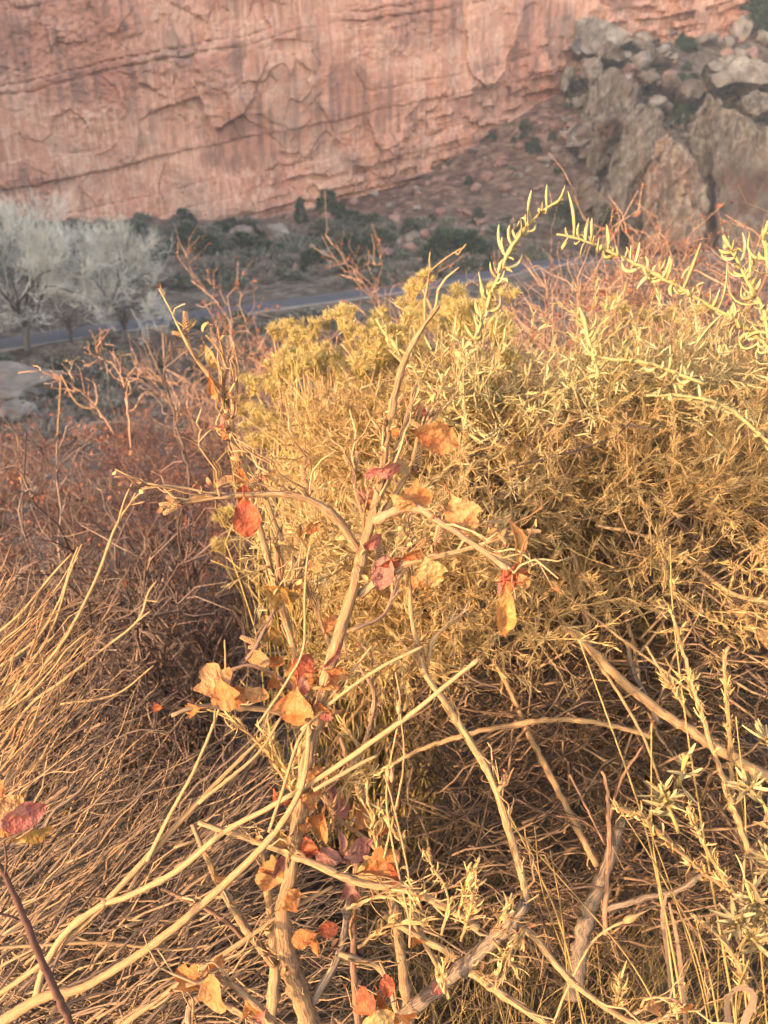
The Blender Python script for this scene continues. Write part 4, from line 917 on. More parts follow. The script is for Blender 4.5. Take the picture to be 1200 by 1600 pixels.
LV = [(385, 808, 58, -85, 'red', 'ov', .815, 0), (380, 775, 30, 80, 'red', 'ov', .83, 20), (682, 684, 66, -18, 'orange', 'ov', .85, 20), (656, 643, 26, 30, 'red', 'curl', .86, 0), (618, 675, 18, 150, 'orange', 'ov', .86, 0),
 (720, 803, 66, -62, 'pale', 'lob', .80, 25), (733, 815, 40, -30, 'pale', 'ov', .81, 60), (648, 778, 50, 5, 'orange', 'lob', .82, 0), (628, 785, 40, -30, 'pale', 'ov', .81, 30), (577, 780, 44, 110, 'orange', 'ov', .86, 0),
 (603, 735, 46, 8, 'pink', 'ov', .80, 45), (582, 738, 26, 185, 'pink', 'ov', .81, 30), (672, 893, 52, -68, 'tan', 'lob', .84, 0), (648, 868, 44, 12, 'orange', 'nar', .85, 30), (598, 893, 50, -105, 'purple', 'ov', .86, 30), (615, 880, 40, 10, 'red', 'nar', .86, 0),
 (813, 852, 62, 86, 'yellow', 'nar', .755, 40), (806, 900, 40, 20, 'red', 'curl', .755, 0), (795, 903, 40, -120, 'red', 'ov', .76, 30), (818, 908, 24, -60, 'pale', 'ov', .75, 0), (791, 957, 84, -86, 'yellow', 'nar', .75, 15), (783, 920, 42, -95, 'purple', 'nar', .765, 60),
 (489, 880, 32, -50, 'tan', 'ov', .91, 0), (481, 845, 28, 90, 'tan', 'curl', .90, 0), (474, 862, 26, -100, 'tan', 'ov', .91, 40), (470, 832, 22, 75, 'ochre', 'curl', .9, 0), (435, 928, 54, -30, 'ochre', 'curl', .90, 30), (447, 935, 40, -90, 'ochre', 'ov', .91, 50),
 (404, 1031, 38, 170, 'pale', 'ov', .93, 0), (429, 1034, 28, -10, 'orange', 'ov', .94, 20), (425, 990, 40, -60, 'ochre', 'curl', .95, 0), (415, 978, 34, 110, 'tan', 'curl', .95, 0),
 (337, 1068, 62, 120, 'pale', 'lob', .87, 0), (350, 1085, 50, -70, 'orange', 'lob', .865, 30), (362, 1090, 46, 20, 'orange', 'ov', .88, 0), (398, 1085, 38, -20, 'pale', 'ov', .88, 20), (300, 1108, 30, 190, 'orange', 'curl', .87, 0),
 (474, 1044, 40, 60, 'red', 'lob', .90, 0), (470, 1073, 34, -95, 'pink', 'ov', .885, 0), (489, 1062, 32, -40, 'orange', 'lob', .90, 20), (460, 1105, 66, -98, 'orange', 'lob', .885, 30), (463, 1055, 36, 110, 'orange', 'ov', .9, 30), (521, 1030, 40, 35, 'pink', 'nar', .875, 40),
 (517, 974, 34, 60, 'orange', 'curl', .94, 0), (524, 980, 30, -60, 'red', 'nar', .95, 0),
 (497, 1293, 54, -110, 'orange', 'lob', .95, 20), (482, 1326, 38, -80, 'red', 'ov', .945, 0), (514, 1340, 40, 170, 'purple', 'ov', .96, 30), (536, 1322, 36, 85, 'purple', 'nar', .96, 30), (560, 1330, 46, 25, 'purple', 'ov', .965, 20), (548, 1342, 32, -30, 'purple', 'ov', .965, 20),
 (424, 1366, 52, 170, 'orange', 'lob', .97, 10), (440, 1355, 38, 60, 'purple', 'ov', .97, 30), (410, 1375, 30, 200, 'pale', 'ov', .97, 0), (596, 1350, 56, 20, 'orange', 'lob', .95, 0), (612, 1366, 34, -60, 'red', 'ov', .95, 0), (583, 1358, 46, 200, 'tan', 'lob', .96, 20),
 (566, 1278, 44, 60, 'orange', 'curl', 1.0, 0), (598, 1296, 30, 30, 'orange', 'ov', 1.0, 30), (440, 1250, 40, -50, 'red', 'curl', 1.0, 30), (525, 1262, 44, 80, 'purple', 'curl', 1.05, 20), (548, 1395, 40, -80, 'purple', 'curl', 1.0, 20),
 (511, 1453, 32, 20, 'red', 'ov', .97, 0), (474, 1466, 38, 195, 'orange', 'ov', .96, 20), (492, 1477, 32, -95, 'orange', 'lob', .965, 40), (455, 1280, 32, 100, 'tan', 'curl', .98, 0), (445, 1315, 46, -70, 'tan', 'curl', .96, 20),
 (606, 1543, 32, 100, 'red', 'ov', .92, 0), (572, 1572, 44, 130, 'red', 'lob', .92, 10), (590, 1597, 50, 20, 'tan', 'ov', .91, 20), (628, 1592, 40, -40, 'orange', 'curl', .92, 20), (598, 1570, 42, -70, 'orange', 'nar', .93, 20),
 (333, 1556, 66, -85, 'pale', 'ov', .86, 10), (296, 1530, 52, 150, 'orange', 'curl', .87, 20), (330, 1520, 40, 40, 'orange', 'curl', .87, 20), (395, 1580, 44, -60, 'orange', 'curl', .9, 30),
 (346, 664, 28, -100, 'pink', 'nar', .85, 20), (350, 680, 14, -90, 'orange', 'ov', .85, 0), (374, 623, 26, -10, 'tan', 'curl', .85, 0), (330, 606, 36, -80, 'orange', 'nar', .85, 30), (330, 562, 46, -70, 'tan', 'nar', .85, 20), (316, 548, 26, 60, 'tan', 'nar', .85, 20), (300, 505, 22, 65, 'tan', 'nar', .84, 0),
 (245, 1105, 22, 180, 'red', 'curl', 1.2, 0), (380, 745, 34, -70, 'orange', 'curl', .85, 30)]
def on_branch(o):
    c = np.array(o.matrix_basis.translation)
    k = int(np.argmin([np.min(np.linalg.norm(p_ - c, axis=1)) for p_ in bpaths]))
    o.parent = bobjs[k]; o.matrix_parent_inverse = Matrix.Identity(4)
for (px, py, s_, a_, c_, sh, d_, yw) in LV: on_branch(leaf(sumac, px, py, s_, a_, c_, sh, d_, yw))

for _ in range(34):
    bi_ = rng.choice(len(bpaths), p=[.35] + [.65 / (len(bpaths) - 1)] * (len(bpaths) - 1)); pt = bpaths[bi_][rng.integers(1, len(bpaths[bi_]))]
    v_ = pt - CAM; d_ = float(v_ @ FWD); px = 600 + 1200 * float(v_ @ RGT) / d_; py = 800 - 1200 * float(v_ @ UPV) / d_
    a_ = rng.uniform(-150, 60); on_branch(leaf(sumac, px + math.cos(math.radians(a_)) * 14, py - math.sin(math.radians(a_)) * 14, rng.uniform(20, 38), a_, rng.choice(['orange', 'pale', 'orange', 'pink', 'tan', 'pale']), rng.choice(['lob', 'ov', 'curl']), d_ - .012, rng.uniform(-40, 40)))
# catkins: a stalk set with spirals of scales
def catkin_mesh():
    mb = MB(); n = 70; t = np.linspace(0, 1, n); a = np.arange(n) * 2.4
    rad = 0.15 * (1 - 0.55 * t ** 2)
    oc = np.array([[1, 0, 0], [-1, 0, 0], [0, 1, 0], [0, -1, 0], [0, 0, 1], [0, 0, -1.]])
    fc = np.array([[0, 2, 4], [2, 1, 4], [1, 3, 4], [3, 0, 4], [2, 0, 5], [1, 2, 5], [3, 1, 5], [0, 3, 5]])
    for i in range(n):
        c = np.array([math.cos(a[i]) * rad[i], t[i], math.sin(a[i]) * rad[i]])
        mb.add(c + oc * [0.062, 0.045, 0.062], None, fc, [0.9, 0.9, .5, .15, .7, .7])
    tubes(mb, resample([[0, -0.25, 0], [0, 0.5, 0], [0, 1, 0]], 6), np.array([.06, .08, .13, .12, .1, .05]), 7, 0.05)
    me = mb.mesh('catkin', smooth=False); me.materials.append(M['catkin']); return me
CK = catkin_mesh()
def catkin(px, py, size, ang, d):
    o = bpy.data.objects.new('catkin', CK); col.objects.link(o); s_ = size / 1200 * d; a = math.radians(ang)
    yv = Vector(RGT * math.cos(a) + UPV * math.sin(a) + FWD * rng.uniform(-.3, .3)).normalized(); zv = Vector(-FWD); xv = yv.cross(zv).normalized(); zv = xv.cross(yv)
    c = Vector(P(px, py, d)) - yv * s_ * 0.5
    o.matrix_basis = Matrix(((xv.x * s_, yv.x * s_, zv.x * s_, c.x), (xv.y * s_, yv.y * s_, zv.y * s_, c.y), (xv.z * s_, yv.z * s_, zv.z * s_, c.z), (0, 0, 0, 1)))
    on_branch(o)
for a in [(290, 502, 30, 92, .84), (280, 522, 22, 165, .84), (270, 782, 24, 150, .80), (268, 795, 28, 215, .80), (262, 788, 24, 180, .80), (270, 778, 20, 120, .80), (546, 722, 28, 128, .87), (556, 718, 26, 82, .87), (654, 712, 34, 80, .86),
          (592, 858, 36, 95, .88), (685, 832, 30, 78, .84), (396, 752, 34, 60, .85), (408, 756, 30, 120, .85), (418, 742, 26, 40, .85), (474, 738, 24, 105, .83), (625, 625, 20, 60, .86), (688, 640, 30, 35, .88), (648, 662, 22, 150, .87),
          (834, 830, 22, 0, .84), (786, 834, 20, 60, .84), (786, 842, 18, -60, .84), (370, 622, 18, 100, .855), (376, 690, 18, 110, .83), (640, 812, 18, 90, 1.0), (656, 640, 22, 70, .85), (388, 1000, 26, 160, .94), (400, 1010, 24, 190, .94), (465, 1130, 22, 40, .95)]:
    catkin(*a)

# ---- straw-stemmed bush filling the lower left
pb = P(-60, 1640, 1.25); pb[2] = ground_z(pb[0], pb[1])
straw = thing('straw_bush', 'dry golden many-stemmed bush sweeping up from the lower left corner', 'shrub', pb)
SB = [
 ([(-60, 1640, 30), (20, 1585, 28), (75, 1555, 25), (130, 1543, 20), (230, 1482, 20), (330, 1400, 19), (420, 1312, 17), (470, 1232, 14), (482, 1150, 12), (478, 1090, 10)], .92, .90),
 ([(55, 1560, 18), (72, 1505, 17), (110, 1450, 17), (168, 1408, 16)], .92, .93),
 ([(160, 1412, 15), (205, 1398, 15), (280, 1358, 15), (350, 1300, 14), (420, 1262, 13), (500, 1215, 13), (580, 1160, 13), (650, 1110, 12), (700, 1068, 11), (748, 1030, 9)], .93, .90),
 ([(160, 1415, 16), (230, 1340, 16), (310, 1252, 14), (372, 1190, 10), (440, 1122, 6)], .93, .98),
 ([(-40, 1580, 14), (60, 1510, 14), (120, 1455, 13), (168, 1410, 12)], .95, .93),
 ([(160, 1625, 15), (280, 1537, 14), (380, 1470, 12), (440, 1430, 10), (520, 1385, 8)], .95, 1.0),
 ([(-20, 1482, 7), (60, 1477, 8), (160, 1473, 8), (270, 1484, 6), (330, 1476, 5)], 1.0, 1.05),
 ([(230, 1345, 11), (262, 1280, 10), (305, 1200, 8), (345, 1100, 6), (352, 1050, 5), (351, 1000, 4)], .94, .93),
 ([(310, 1255, 10), (360, 1215, 9), (405, 1175, 7), (440, 1120, 6)], .94, .96),
 ([(405, 1130, 6), (450, 1062, 6), (474, 1012, 6), (476, 935, 6), (480, 875, 5), (485, 850, 4)], .88, .86),
 ([(420, 1300, 8), (440, 1240, 8), (470, 1150, 7), (520, 1085, 7), (582, 1008, 6)], .90, .90),
 ([(470, 1140, 7), (540, 1080, 8), (600, 1040, 8), (660, 1010, 7)], .90, .88),
 ([(490, 1235, 9), (560, 1195, 9), (590, 1180, 7)], .90, .91),
 ([(-40, 1150, 9), (40, 1070, 8), (100, 1000, 8), (150, 905, 8), (180, 825, 7), (205, 785, 5), (228, 762, 4)], 1.05, 1.0),
 ([(185, 815, 4), (195, 780, 4), (208, 752, 3)], 1.0, 1.0), ([(190, 806, 3), (204, 785, 3), (212, 770, 3)], 1.0, .99), ([(200, 790, 3), (226, 784, 3)], 1.0, .99),
 ([(-30, 1215, 8), (40, 1110, 8), (100, 1062, 7), (160, 1015, 6), (215, 970, 6), (232, 925, 5), (245, 908, 4)], 1.05, 1.0),
 ([(215, 970, 4), (235, 955, 4)], 1.0, 1.0), ([(226, 938, 3), (248, 940, 3)], 1.0, 1.0),
 ([(-30, 1060, 7), (50, 1005, 7), (90, 945, 6), (112, 880, 5), (122, 855, 4)], 1.1, 1.06),
 ([(-30, 1010, 7), (30, 960, 6), (80, 900, 5), (112, 865, 4)], 1.1, 1.06), ([(20, 1080, 6), (80, 985, 6), (108, 900, 5), (128, 850, 4)], 1.05, 1.02),
 ([(-30, 1130, 7), (30, 1050, 6), (60, 985, 5), (72, 940, 4)], 1.1, 1.05),
 ([(335, 1130, 5), (338, 1080, 5), (340, 1050, 4)], .90, .90),
 ([(95, 1100, 6), (180, 1085, 5), (240, 1040, 4)], 1.15, 1.12),
]
for pts, d0, d1 in SB:
    pts = [(a, b, c * 0.82) for a, b, c in pts]
    stem(straw, 'stem', M['straw'], pts, d0, d1, sides=9, kink=0.05, lump=0.02, nodes=2, rnd=rng.uniform(0.5, 0.8))
# the many thinner stems: the nearest as single stems, the rest as one mass
def px_stems(n, x0, x1, y0, y1, d0, d1, lo, hi, amin, amax, wpx, K=8, wig=0.03, sag=0.0):
    x = rng.uniform(x0, x1, n); y = rng.uniform(y0, y1, n); d = rng.uniform(d0, d1, n); a = np.radians(rng.uniform(amin, amax, n)); L = rng.uniform(lo, hi, n)
    A = P(x, y, d); B = P(x + np.cos(a) * L, y - np.sin(a) * L, d + rng.uniform(-.12, .18, n))
    w = rng.uniform(*wpx, n) / 1200 * d * 0.5
    return paths_between(A, B, K, wig, sag), w[:, None] * np.linspace(1, 0.25, K)[None]
pa, ra = px_stems(130, -80, 330, 1280, 1660, 1.0, 1.25, 150, 320, 20, 60, (3.6, 6.2), 10, 0.045)
for k in range(len(pa)):
    mb = MB(); tubes(mb, pa[k], ra[k], 5, rnd=rng.uniform(0.2, 0.9)); mb.obj('stem', M['straw_dull'], straw)
mb = MB()
for (n, a) in [(760, (-150, 400, 1290, 1700, 1.15, 1.55, 110, 300, 15, 70, (2.6, 5.0), 7, 0.04)), (200, (-200, 120, 1120, 1380, 1.15, 1.6, 110, 240, 25, 65, (2.4, 4.5), 7, 0.04)),
               (500, (-100, 430, 1400, 1700, 1.15, 1.5, 90, 300, -35, 35, (2.6, 5.0), 7, 0.06))]:
    p_, r_ = px_stems(n, *a); tubes(mb, p_, r_, 3)
    c_, _, _ = children(p_, n // 2, 0.4, 0.95, 0.5, 0.3, 0.05, 4, 0.05); tubes(mb, c_, taper(len(c_), 4, 0.0012, 0.0006), 3)
mb.obj('thin_stems', M['straw_dull'], straw, kind='stuff')
# upper-left golden fan of the same bush
mb = MB(); p_, r_ = px_stems(75, -120, 40, 1060, 1260, 1.02, 1.2, 120, 260, 38, 66, (3.0, 5.5), 8, 0.03); tubes(mb, p_, r_, 4)
c_, _, _ = children(p_, 140, 0.5, 1.0, 0.45, 0.3, 0.05, 4, 0.05); tubes(mb, c_, taper(len(c_), 4, 0.0011, 0.0005), 3)
mb.obj('golden_tips', M['straw'], straw, kind='stuff')

# ---- seedling with a dark red stem at the left border
pb = P(130, 1640, .82); pb[2] = ground_z(pb[0], pb[1])
seedl = thing('seedling', 'dark red stem with pink and yellow leaves at the left border', 'plant', pb)
stem(seedl, 'stem', M['seed_stem'], [(-15, 1330, 9), (10, 1372, 11), (40, 1440, 13), (60, 1490, 14), (85, 1545, 15), (110, 1600, 15), (150, 1690, 16)], .76, .84, sides=10)
stem(seedl, 'leaf_stalk', M['seed_stem'], [(8, 1366, 5), (10, 1340, 5), (6, 1315, 4)], .76, .75, sides=6)
stem(seedl, 'leaf_stalk', M['seed_stem'], [(28, 1436, 5), (10, 1430, 5), (-10, 1425, 4)], .77, .75, sides=6)
for a in [(32, 1281, 62, 14, 'pink', 'ov', .74, 35), (10, 1268, 50, 50, 'pale', 'ov', .745, 0), (5, 1292, 46, 10, 'orange', 'ov', .75, 20), (48, 1310, 66, 12, 'ochre', 'ov', .75, 50), (-8, 1240, 40, 100, 'orange', 'ov', .75, 0)]: leaf(seedl, *a)

# ------------------------------------------------------------------ twiggy shrubs behind
def twiggy(x, y, h, w, label, seed, n0=16, nt=(90, 420, 1100), leaves=0, m='twig', lm='redleaf', lsz=0.022, group=None, name='twiggy_shrub', lean=(0, 0), toph=0.35, rs=1.0):
    r_ = np.random.default_rng(seed); z = float(ground_z(x, y)); p = np.array([x, y, z])
    o = thing(name, label, 'shrub', p, group)
    a = r_.uniform(0, 6.28, n0); rr = np.sqrt(r_.random(n0))
    st = p + np.stack([np.cos(a) * rr * 0.12 * w, np.sin(a) * rr * 0.12 * w, np.full(n0, -0.03)], -1)
    en = p + np.stack([np.cos(a) * rr * w * 0.55 + lean[0], np.sin(a) * rr * w * 0.5 + lean[1], h * (1 - 0.45 * rr ** 2) * r_.uniform(0.75, 1.0, n0)], -1)
    b0 = paths_between(st, en, 9, 0.06, 0.03, r_)
    for k in range(n0):
        mb = MB(); tubes(mb, b0[k], np.linspace(0.008, 0.0022, 9) * r_.uniform(.8, 1.3), 6, lump=0.05, r=r_); mb.obj('branch', M[m], o)
    b1, _, _ = children(b0, nt[0], 0.15, 0.95, 0.75, 0.45, 0.12, 6, 0.08, r_)
    b2, _, _ = children(b1, nt[1], 0.15, 1.0, 0.8, 0.55, 0.1, 5, 0.09, r_)
    b3, _, _ = children(b2, nt[2], 0.2, 1.0, 0.8, 0.6, 0.1, 3, 0.09, r_)
    mb = MB(); tubes(mb, b1, taper(len(b1), 6, .0036 * rs, .0015 * rs, r_), 4, r=r_); tubes(mb, b2, taper(len(b2), 5, .0023 * rs, .0011 * rs, r_), 3, r=r_); tubes(mb, b3, taper(len(b3), 3, .0016 * rs, .0008 * rs, r_), 3, r=r_)
    mb.obj('twigs', M[m], o, kind='stuff')
    if leaves:
        leaves = int(leaves * 2.6); lsz = lsz * .72
        tips = np.concatenate([b2[:, -1], b3[:, -1], b3[:, 1]]); tips = tips[tips[:, 2] > z + h * toph]
        k = r_.integers(len(tips), size=leaves); c = tips[k] + r_.normal(0, 0.008, (leaves, 3))
        mb = MB(); strips(mb, c, rdir(leaves, r_) - [0, 0, 0.3], rdir(leaves, r_), r_.uniform(.5, 1.5, leaves) * lsz, lsz * 0.6 * r_.uniform(.6, 1.2, leaves), r_.uniform(-1, 1.4, leaves), 4, fold=0.12, r=r_)
        mb.obj('leaves', M[lm], o, kind='stuff')
    return o
twiggy(-0.92, 1.75, 0.98, 1.1, 'grey brown leafless tangle behind the golden bush at the left border', 1, 20, (130, 620, 1500), 60, rs=1.15)
twiggy(-0.48, 1.80, 0.95, 1.0, 'dense leafless tangle just left of the central shrub stems', 2, 20, (140, 640, 1600), 40, rs=1.15)
twiggy(-0.05, 2.5, 1.0, 0.9, 'leafless brown tangle behind the central shrub', 3, 14, (90, 400, 1000), 60)
twiggy(-1.62, 2.75, 1.05, 1.2, 'reddish leafed tangle cut by the left border', 4, 16, (100, 460, 1200), 420)
twiggy(-0.95, 3.0, 1.02, 1.3, 'dusky shrub dotted with dull red leaves behind the left tangle', 5, 18, (110, 520, 1300), 620, 'twig_red')
twiggy(-0.35, 3.2, 1.0, 1.2, 'dusky red leafed shrub behind the curved side branch', 6, 16, (100, 480, 1200), 480, 'twig_red')
twiggy(-2.1, 3.9, 1.15, 1.6, 'far dull red shrub at the left border below the boulder hump', 7, 16, (100, 460, 1200), 620, 'twig_red')
twiggy(-1.25, 4.2, 1.12, 1.6, 'far dull red shrub left of the tall dark twig', 8, 18, (110, 500, 1300), 720, 'twig_red')
twiggy(-0.45, 4.5, 1.5, 1.7, 'far dull red shrub below the pink-tipped shrub', 9, 16, (110, 520, 1400), 620, 'twig_rust', rs=1.3)
twiggy(-1.10, 5.0, 1.95, 1.5, 'open bare shrub rising over the red shrubs before the cottonwood', 10, 12, (60, 240, 520), 40, 'twig_rust', rs=1.5)
twiggy(-0.62, 5.2, 2.15, 1.4, 'airy shrub with pink red leaf tips in front of the road', 11, 12, (70, 300, 700), 300, 'twig_rust', lsz=0.028, toph=0.65, rs=1.6)
twiggy(0.02, 5.4, 2.1, 1.3, 'thin pinkish twigs showing above the yellow flowers', 12, 10, (50, 200, 460), 160, 'twig_rust', lsz=0.026, toph=0.7, rs=1.6)
twiggy(0.80, 3.5, 1.95, 1.15, 'purple brown bare shrub between the yellow flowers and the red shrub', 13, 18, (200, 1000, 3000), 120, 'twig_rust', lsz=0.022, rs=1.2)
twiggy(1.12, 3.3, 1.88, 1.1, 'shrub with bright rust orange leaves behind the arching sprigs', 14, 16, (150, 700, 1900), 800, 'twig_rust', lsz=0.026, toph=0.5, rs=1.3)
twiggy(1.70, 3.6, 1.95, 1.4, 'purple brown bare shrub behind the saltbush at right', 15, 18, (200, 1000, 3000), 160, 'twig_rust', lsz=0.022, rs=1.2)
twiggy(2.35, 3.9, 2.1, 1.2, 'tall pinkish bare shrub at the right border before the rock fins', 16, 12, (90, 380, 1000), 60, 'twig_rust', rs=1.3)
def lone(name, label, pts, d0, d1, m):
    p = P(pts[0][0], pts[0][1], d0); o = thing(name, label, 'branch', p)
    pts = [(a, b, c * .75) for a, b, c in pts]
    _, pth = stem(o, 'shoot', M[m], pts, d0, d1, sides=6, kink=0.45, nodes=4)
    c_, _, _ = children(pth[None], 14, .2, 1, .7, .3, .1, 6, .1); d_, _, _ = children(c_, 26, .2, 1, .7, .5, .1, 4, .1)
    mb = MB(); tubes(mb, c_, taper(14, 6, .0026, .0014), 4); tubes(mb, d_, taper(26, 4, .0017, .0009), 4); mb.obj('side_twigs', M[m], o, kind='stuff')
    return o
o = lone('bare_shoot', 'single dark upright shoot against the grey scrub', [(300, 790, 9), (290, 720, 9), (278, 670, 8), (262, 610, 6), (258, 570, 5), (275, 530, 4), (282, 520, 3)], 2.6, 2.5, 'twig')
stem(o, 'side_twig', M['twig'], [(262, 612, 4), (240, 560, 4), (222, 520, 3)], 2.52, 2.5, sides=5); stem(o, 'side_twig', M['twig'], [(258, 575, 3), (300, 545, 3), (320, 560, 2)], 2.5, 2.45, sides=5)
o = lone('bare_shoot', 'pale forked shoot above the red shrubs near the left border', [(205, 700, 6), (200, 640, 6), (190, 590, 5), (172, 565, 4), (156, 560, 4), (150, 538, 3)], 2.7, 2.6, 'twig_rust')
o = lone('bare_shoot', 'pale oblique shoots crossing in front of the sandy hump', [(180, 680, 5), (150, 635, 5), (110, 600, 4), (62, 580, 3)], 2.7, 2.6, 'twig_rust')
stem(o, 'side_twig', M['tan_wood'], [(150, 640, 4), (120, 630, 3), (95, 585, 3)], 2.65, 2.6, sides=5); stem(o, 'side_twig', M['tan_wood'], [(90, 680, 4), (93, 630, 3), (95, 585, 3)], 2.65, 2.6, sides=5)

# ------------------------------------------------------------------ yellow rabbitbrush
def head_mesh(seed):
    r_ = np.random.default_rng(seed); mb = MB(); nc = 14; n = 420
    c = rdir(nc, r_) * r_.uniform(.25, .62, nc)[:, None]; c[:, 2] = np.abs(c[:, 2]) * 0.8
    k = r_.integers(nc, size=n); d = unit(rdir(n, r_) * 0.8 + unit(c[k]) * 0.6 + [0, 0, .45])
    strips(mb, c[k], d, rdir(n, r_), r_.uniform(.20, .50, n), 0.035, r_.uniform(-.5, .8, n), 3, r=r_)
    a = np.zeros((nc, 3)) + [0, 0, -0.7]; tubes(mb, paths_between(a, c, 4, .08, r=r_), np.full((nc, 4), 0.028), 3, 0.2, r=r_)
    me = mb.mesh('flower_head'); me.materials.append(M['flower']); return me
HEADS = [head_mesh(i) for i in range(5)]
def rabbitbrush(label, base_px, base_d, heads, nstem, m, hs):
    p = P(*base_px, base_d); p[2] = ground_z(p[0], p[1]); o = thing('rabbitbrush', label, 'shrub', p)
    hp = np.array([P(a, b, d) for a, b, d in heads]); hobj = []
    for k, c in enumerate(hp):
        h = bpy.data.objects.new('flower_head', HEADS[k % 5]); col.objects.link(h); s_ = hs * rng.uniform(.7, 1.25)
        h.matrix_basis = Matrix.Translation(Vector(c)) @ Matrix.Rotation(rng.uniform(0, 6.28), 4, 'Z') @ Matrix.Rotation(rng.uniform(-.5, .5), 4, 'X') @ Matrix.Scale(s_, 4)
        h.parent = o; h.matrix_parent_inverse = Matrix.Translation(-Vector(p)); hobj.append(h)
    n = nstem; k = np.arange(n) % len(hp)
    st = p + np.stack([rng.normal(0, .09, n), rng.normal(0, .08, n), rng.uniform(-.02, .05, n)], -1)
    en = hp[k] + (rng.normal(0, .04, (n, 3)) - [0, 0, .10]) * (np.arange(n) >= len(hp))[:, None] - [0, 0, hs * .6]
    ps = paths_between(st, en, 10, .05, .05)
    for k in range(min(n, 110)):
        mb = MB(); tubes(mb, ps[k], np.linspace(.0036, .0019, 10), 5, rnd=rng.uniform(.5, .9)); st_ = mb.obj('stem', M['straw'], o)
        if k < len(hobj): hobj[k].parent = st_; hobj[k].matrix_parent_inverse = Matrix.Identity(4)
    mb = MB(); tubes(mb, ps[110:], taper(n - 110, 10, .0026, .0010), 4)
    c_, _, _ = children(ps, n * 3, .3, .72, .3, .2, .1, 5, .05); tubes(mb, c_, taper(len(c_), 5, .0015, .0007), 3)
    ln = n * 7; k = rng.integers(len(c_), size=ln); kk = rng.integers(1, 5, ln)
    strips(mb, c_[k, kk], unit(rdir(ln) * .7 + [0, 0, .7]), rdir(ln), rng.uniform(.015, .04, ln), .0024, rng.uniform(-.6, .6, ln), 3)
    mb.obj('thin_stems', M[m], o, kind='stuff')
    return o
hd = []
tx = [378, 450, 520, 600, 640, 700, 760]; ty = [590, 530, 512, 520, 472, 476, 482]
for x in rng.uniform(425, 800, 130): hd.append((x, np.interp(x, tx, ty) + rng.normal(38, 36), rng.uniform(1.5, 1.95)))
for x, y in [(385, 592), (397, 604), (378, 640), (405, 655), (420, 600), (412, 690), (398, 640), (430, 575), (440, 620), (395, 690), (428, 660), (385, 668), (360, 800), (350, 808), (345, 855)]: hd.append((x, y, rng.uniform(1.6, 1.9)))
rabbitbrush('bush topped with fluffy yellow flower heads behind the central stems', (600, 980), 1.9, hd, 330, 'green_stem', 0.032)
hd2 = [(x, 480 + abs(rng.normal(0, 26)), rng.uniform(1.9, 2.2)) for x in rng.uniform(930, 1110, 16)] + [(700, 395 + 90, 2.0), (945, 482, 1.9), (960, 470, 1.95)]
rabbitbrush('green-stemmed bush with few small yellow heads behind the saltbush', (1060, 900), 2.0, hd2, 150, 'green_stem', 0.026)

# ------------------------------------------------------------------ big saltbush on the right
pb = np.array([0.85, 1.75, 0]); pb[2] = ground_z(pb[0], pb[1])
salt = thing('saltbush', 'large yellow-green narrow-leafed bush filling the right side', 'shrub', pb)
KB = [
 ([(700, 1002, 8), (790, 990, 10), (850, 993, 12), (885, 983, 14), (930, 1022, 17), (990, 1080, 19), (1060, 1130, 20), (1140, 1182, 22), (1240, 1235, 24)], 1.35, 1.35, 'tan_wood'),
 ([(600, 1200, 7), (660, 1170, 9), (720, 1150, 10), (800, 1132, 10), (880, 1124, 10), (960, 1135, 10), (1018, 1152, 9)], 1.35, 1.30, 'tan_wood'),
 ([(770, 1030, 8), (800, 1085, 10), (828, 1150, 12), (880, 1250, 13), (932, 1352, 13)], 1.40, 1.32, 'tan_wood'),
 ([(895, 1560, 36), (903, 1500, 34), (915, 1440, 32), (938, 1375, 27), (960, 1320, 24), (972, 1280, 20)], 1.35, 1.38, 'grey_wood'),
 ([(940, 1422, 13), (1000, 1405, 12), (1060, 1390, 12), (1105, 1362, 9)], 1.35, 1.32, 'grey_wood'),
 ([(1090, 880, 16), (1130, 925, 22), (1170, 970, 24), (1240, 1040, 26)], 1.5, 1.45, 'tan_wood'),
 ([(892, 850, 8), (905, 900, 12), (915, 960, 13), (920, 1010, 13)], 1.42, 1.38, 'tan_wood'),
 ([(930, 820, 6), (1020, 842, 8), (1080, 880, 9), (1140, 925, 9), (1220, 945, 10)], 1.4, 1.36, 'tan_wood'),
 ([(750, 815, 5), (850, 880, 7), (900, 915, 7), (960, 940, 8), (1040, 945, 8)], 1.42, 1.42, 'tan_wood'),
 ([(660, 840, 5), (740, 800, 6), (850, 790, 7), (960, 830, 8), (1010, 900, 9)], 1.5, 1.45, 'tan_wood'),
 ([(800, 640, 5), (960, 640, 6), (1100, 640, 6), (1200, 655, 6)], 1.5, 1.5, 'tan_wood'),
 ([(900, 700, 5), (930, 800, 7), (960, 900, 8), (990, 1010, 9), (1000, 1080, 9)], 1.55, 1.45, 'tan_wood'),
 ([(1160, 560, 6), (1120, 700, 8), (1090, 800, 9), (1080, 900, 10)], 1.6, 1.5, 'tan_wood'),
 ([(980, 1000, 9), (990, 1050, 10), (1010, 1090, 10), (1030, 1130, 10)], 1.4, 1.35, 'grey_wood'),
 ([(850, 930, 4), (870, 960, 5), (930, 1030, 6), (1000, 1140, 6), (1030, 1220, 5)], 1.3, 1.2, 'straw'),
 ([(870, 920, 4), (960, 990, 5), (1040, 1050, 5), (1090, 1090, 5)], 1.25, 1.2, 'straw'),
]
kp = []
for pts, d0, d1, mm in KB:
    o, pt = stem(salt, 'branch', M[mm], pts, d0, d1, sides=10, kink=0.15, lump=0.06, nodes=3); kp.append(pt)
bx_ = [420, 500, 600, 700, 800, 840, 900, 950, 1050, 1150, 1400]; by_ = [740, 640, 620, 605, 615, 640, 600, 580, 570, 545, 520]
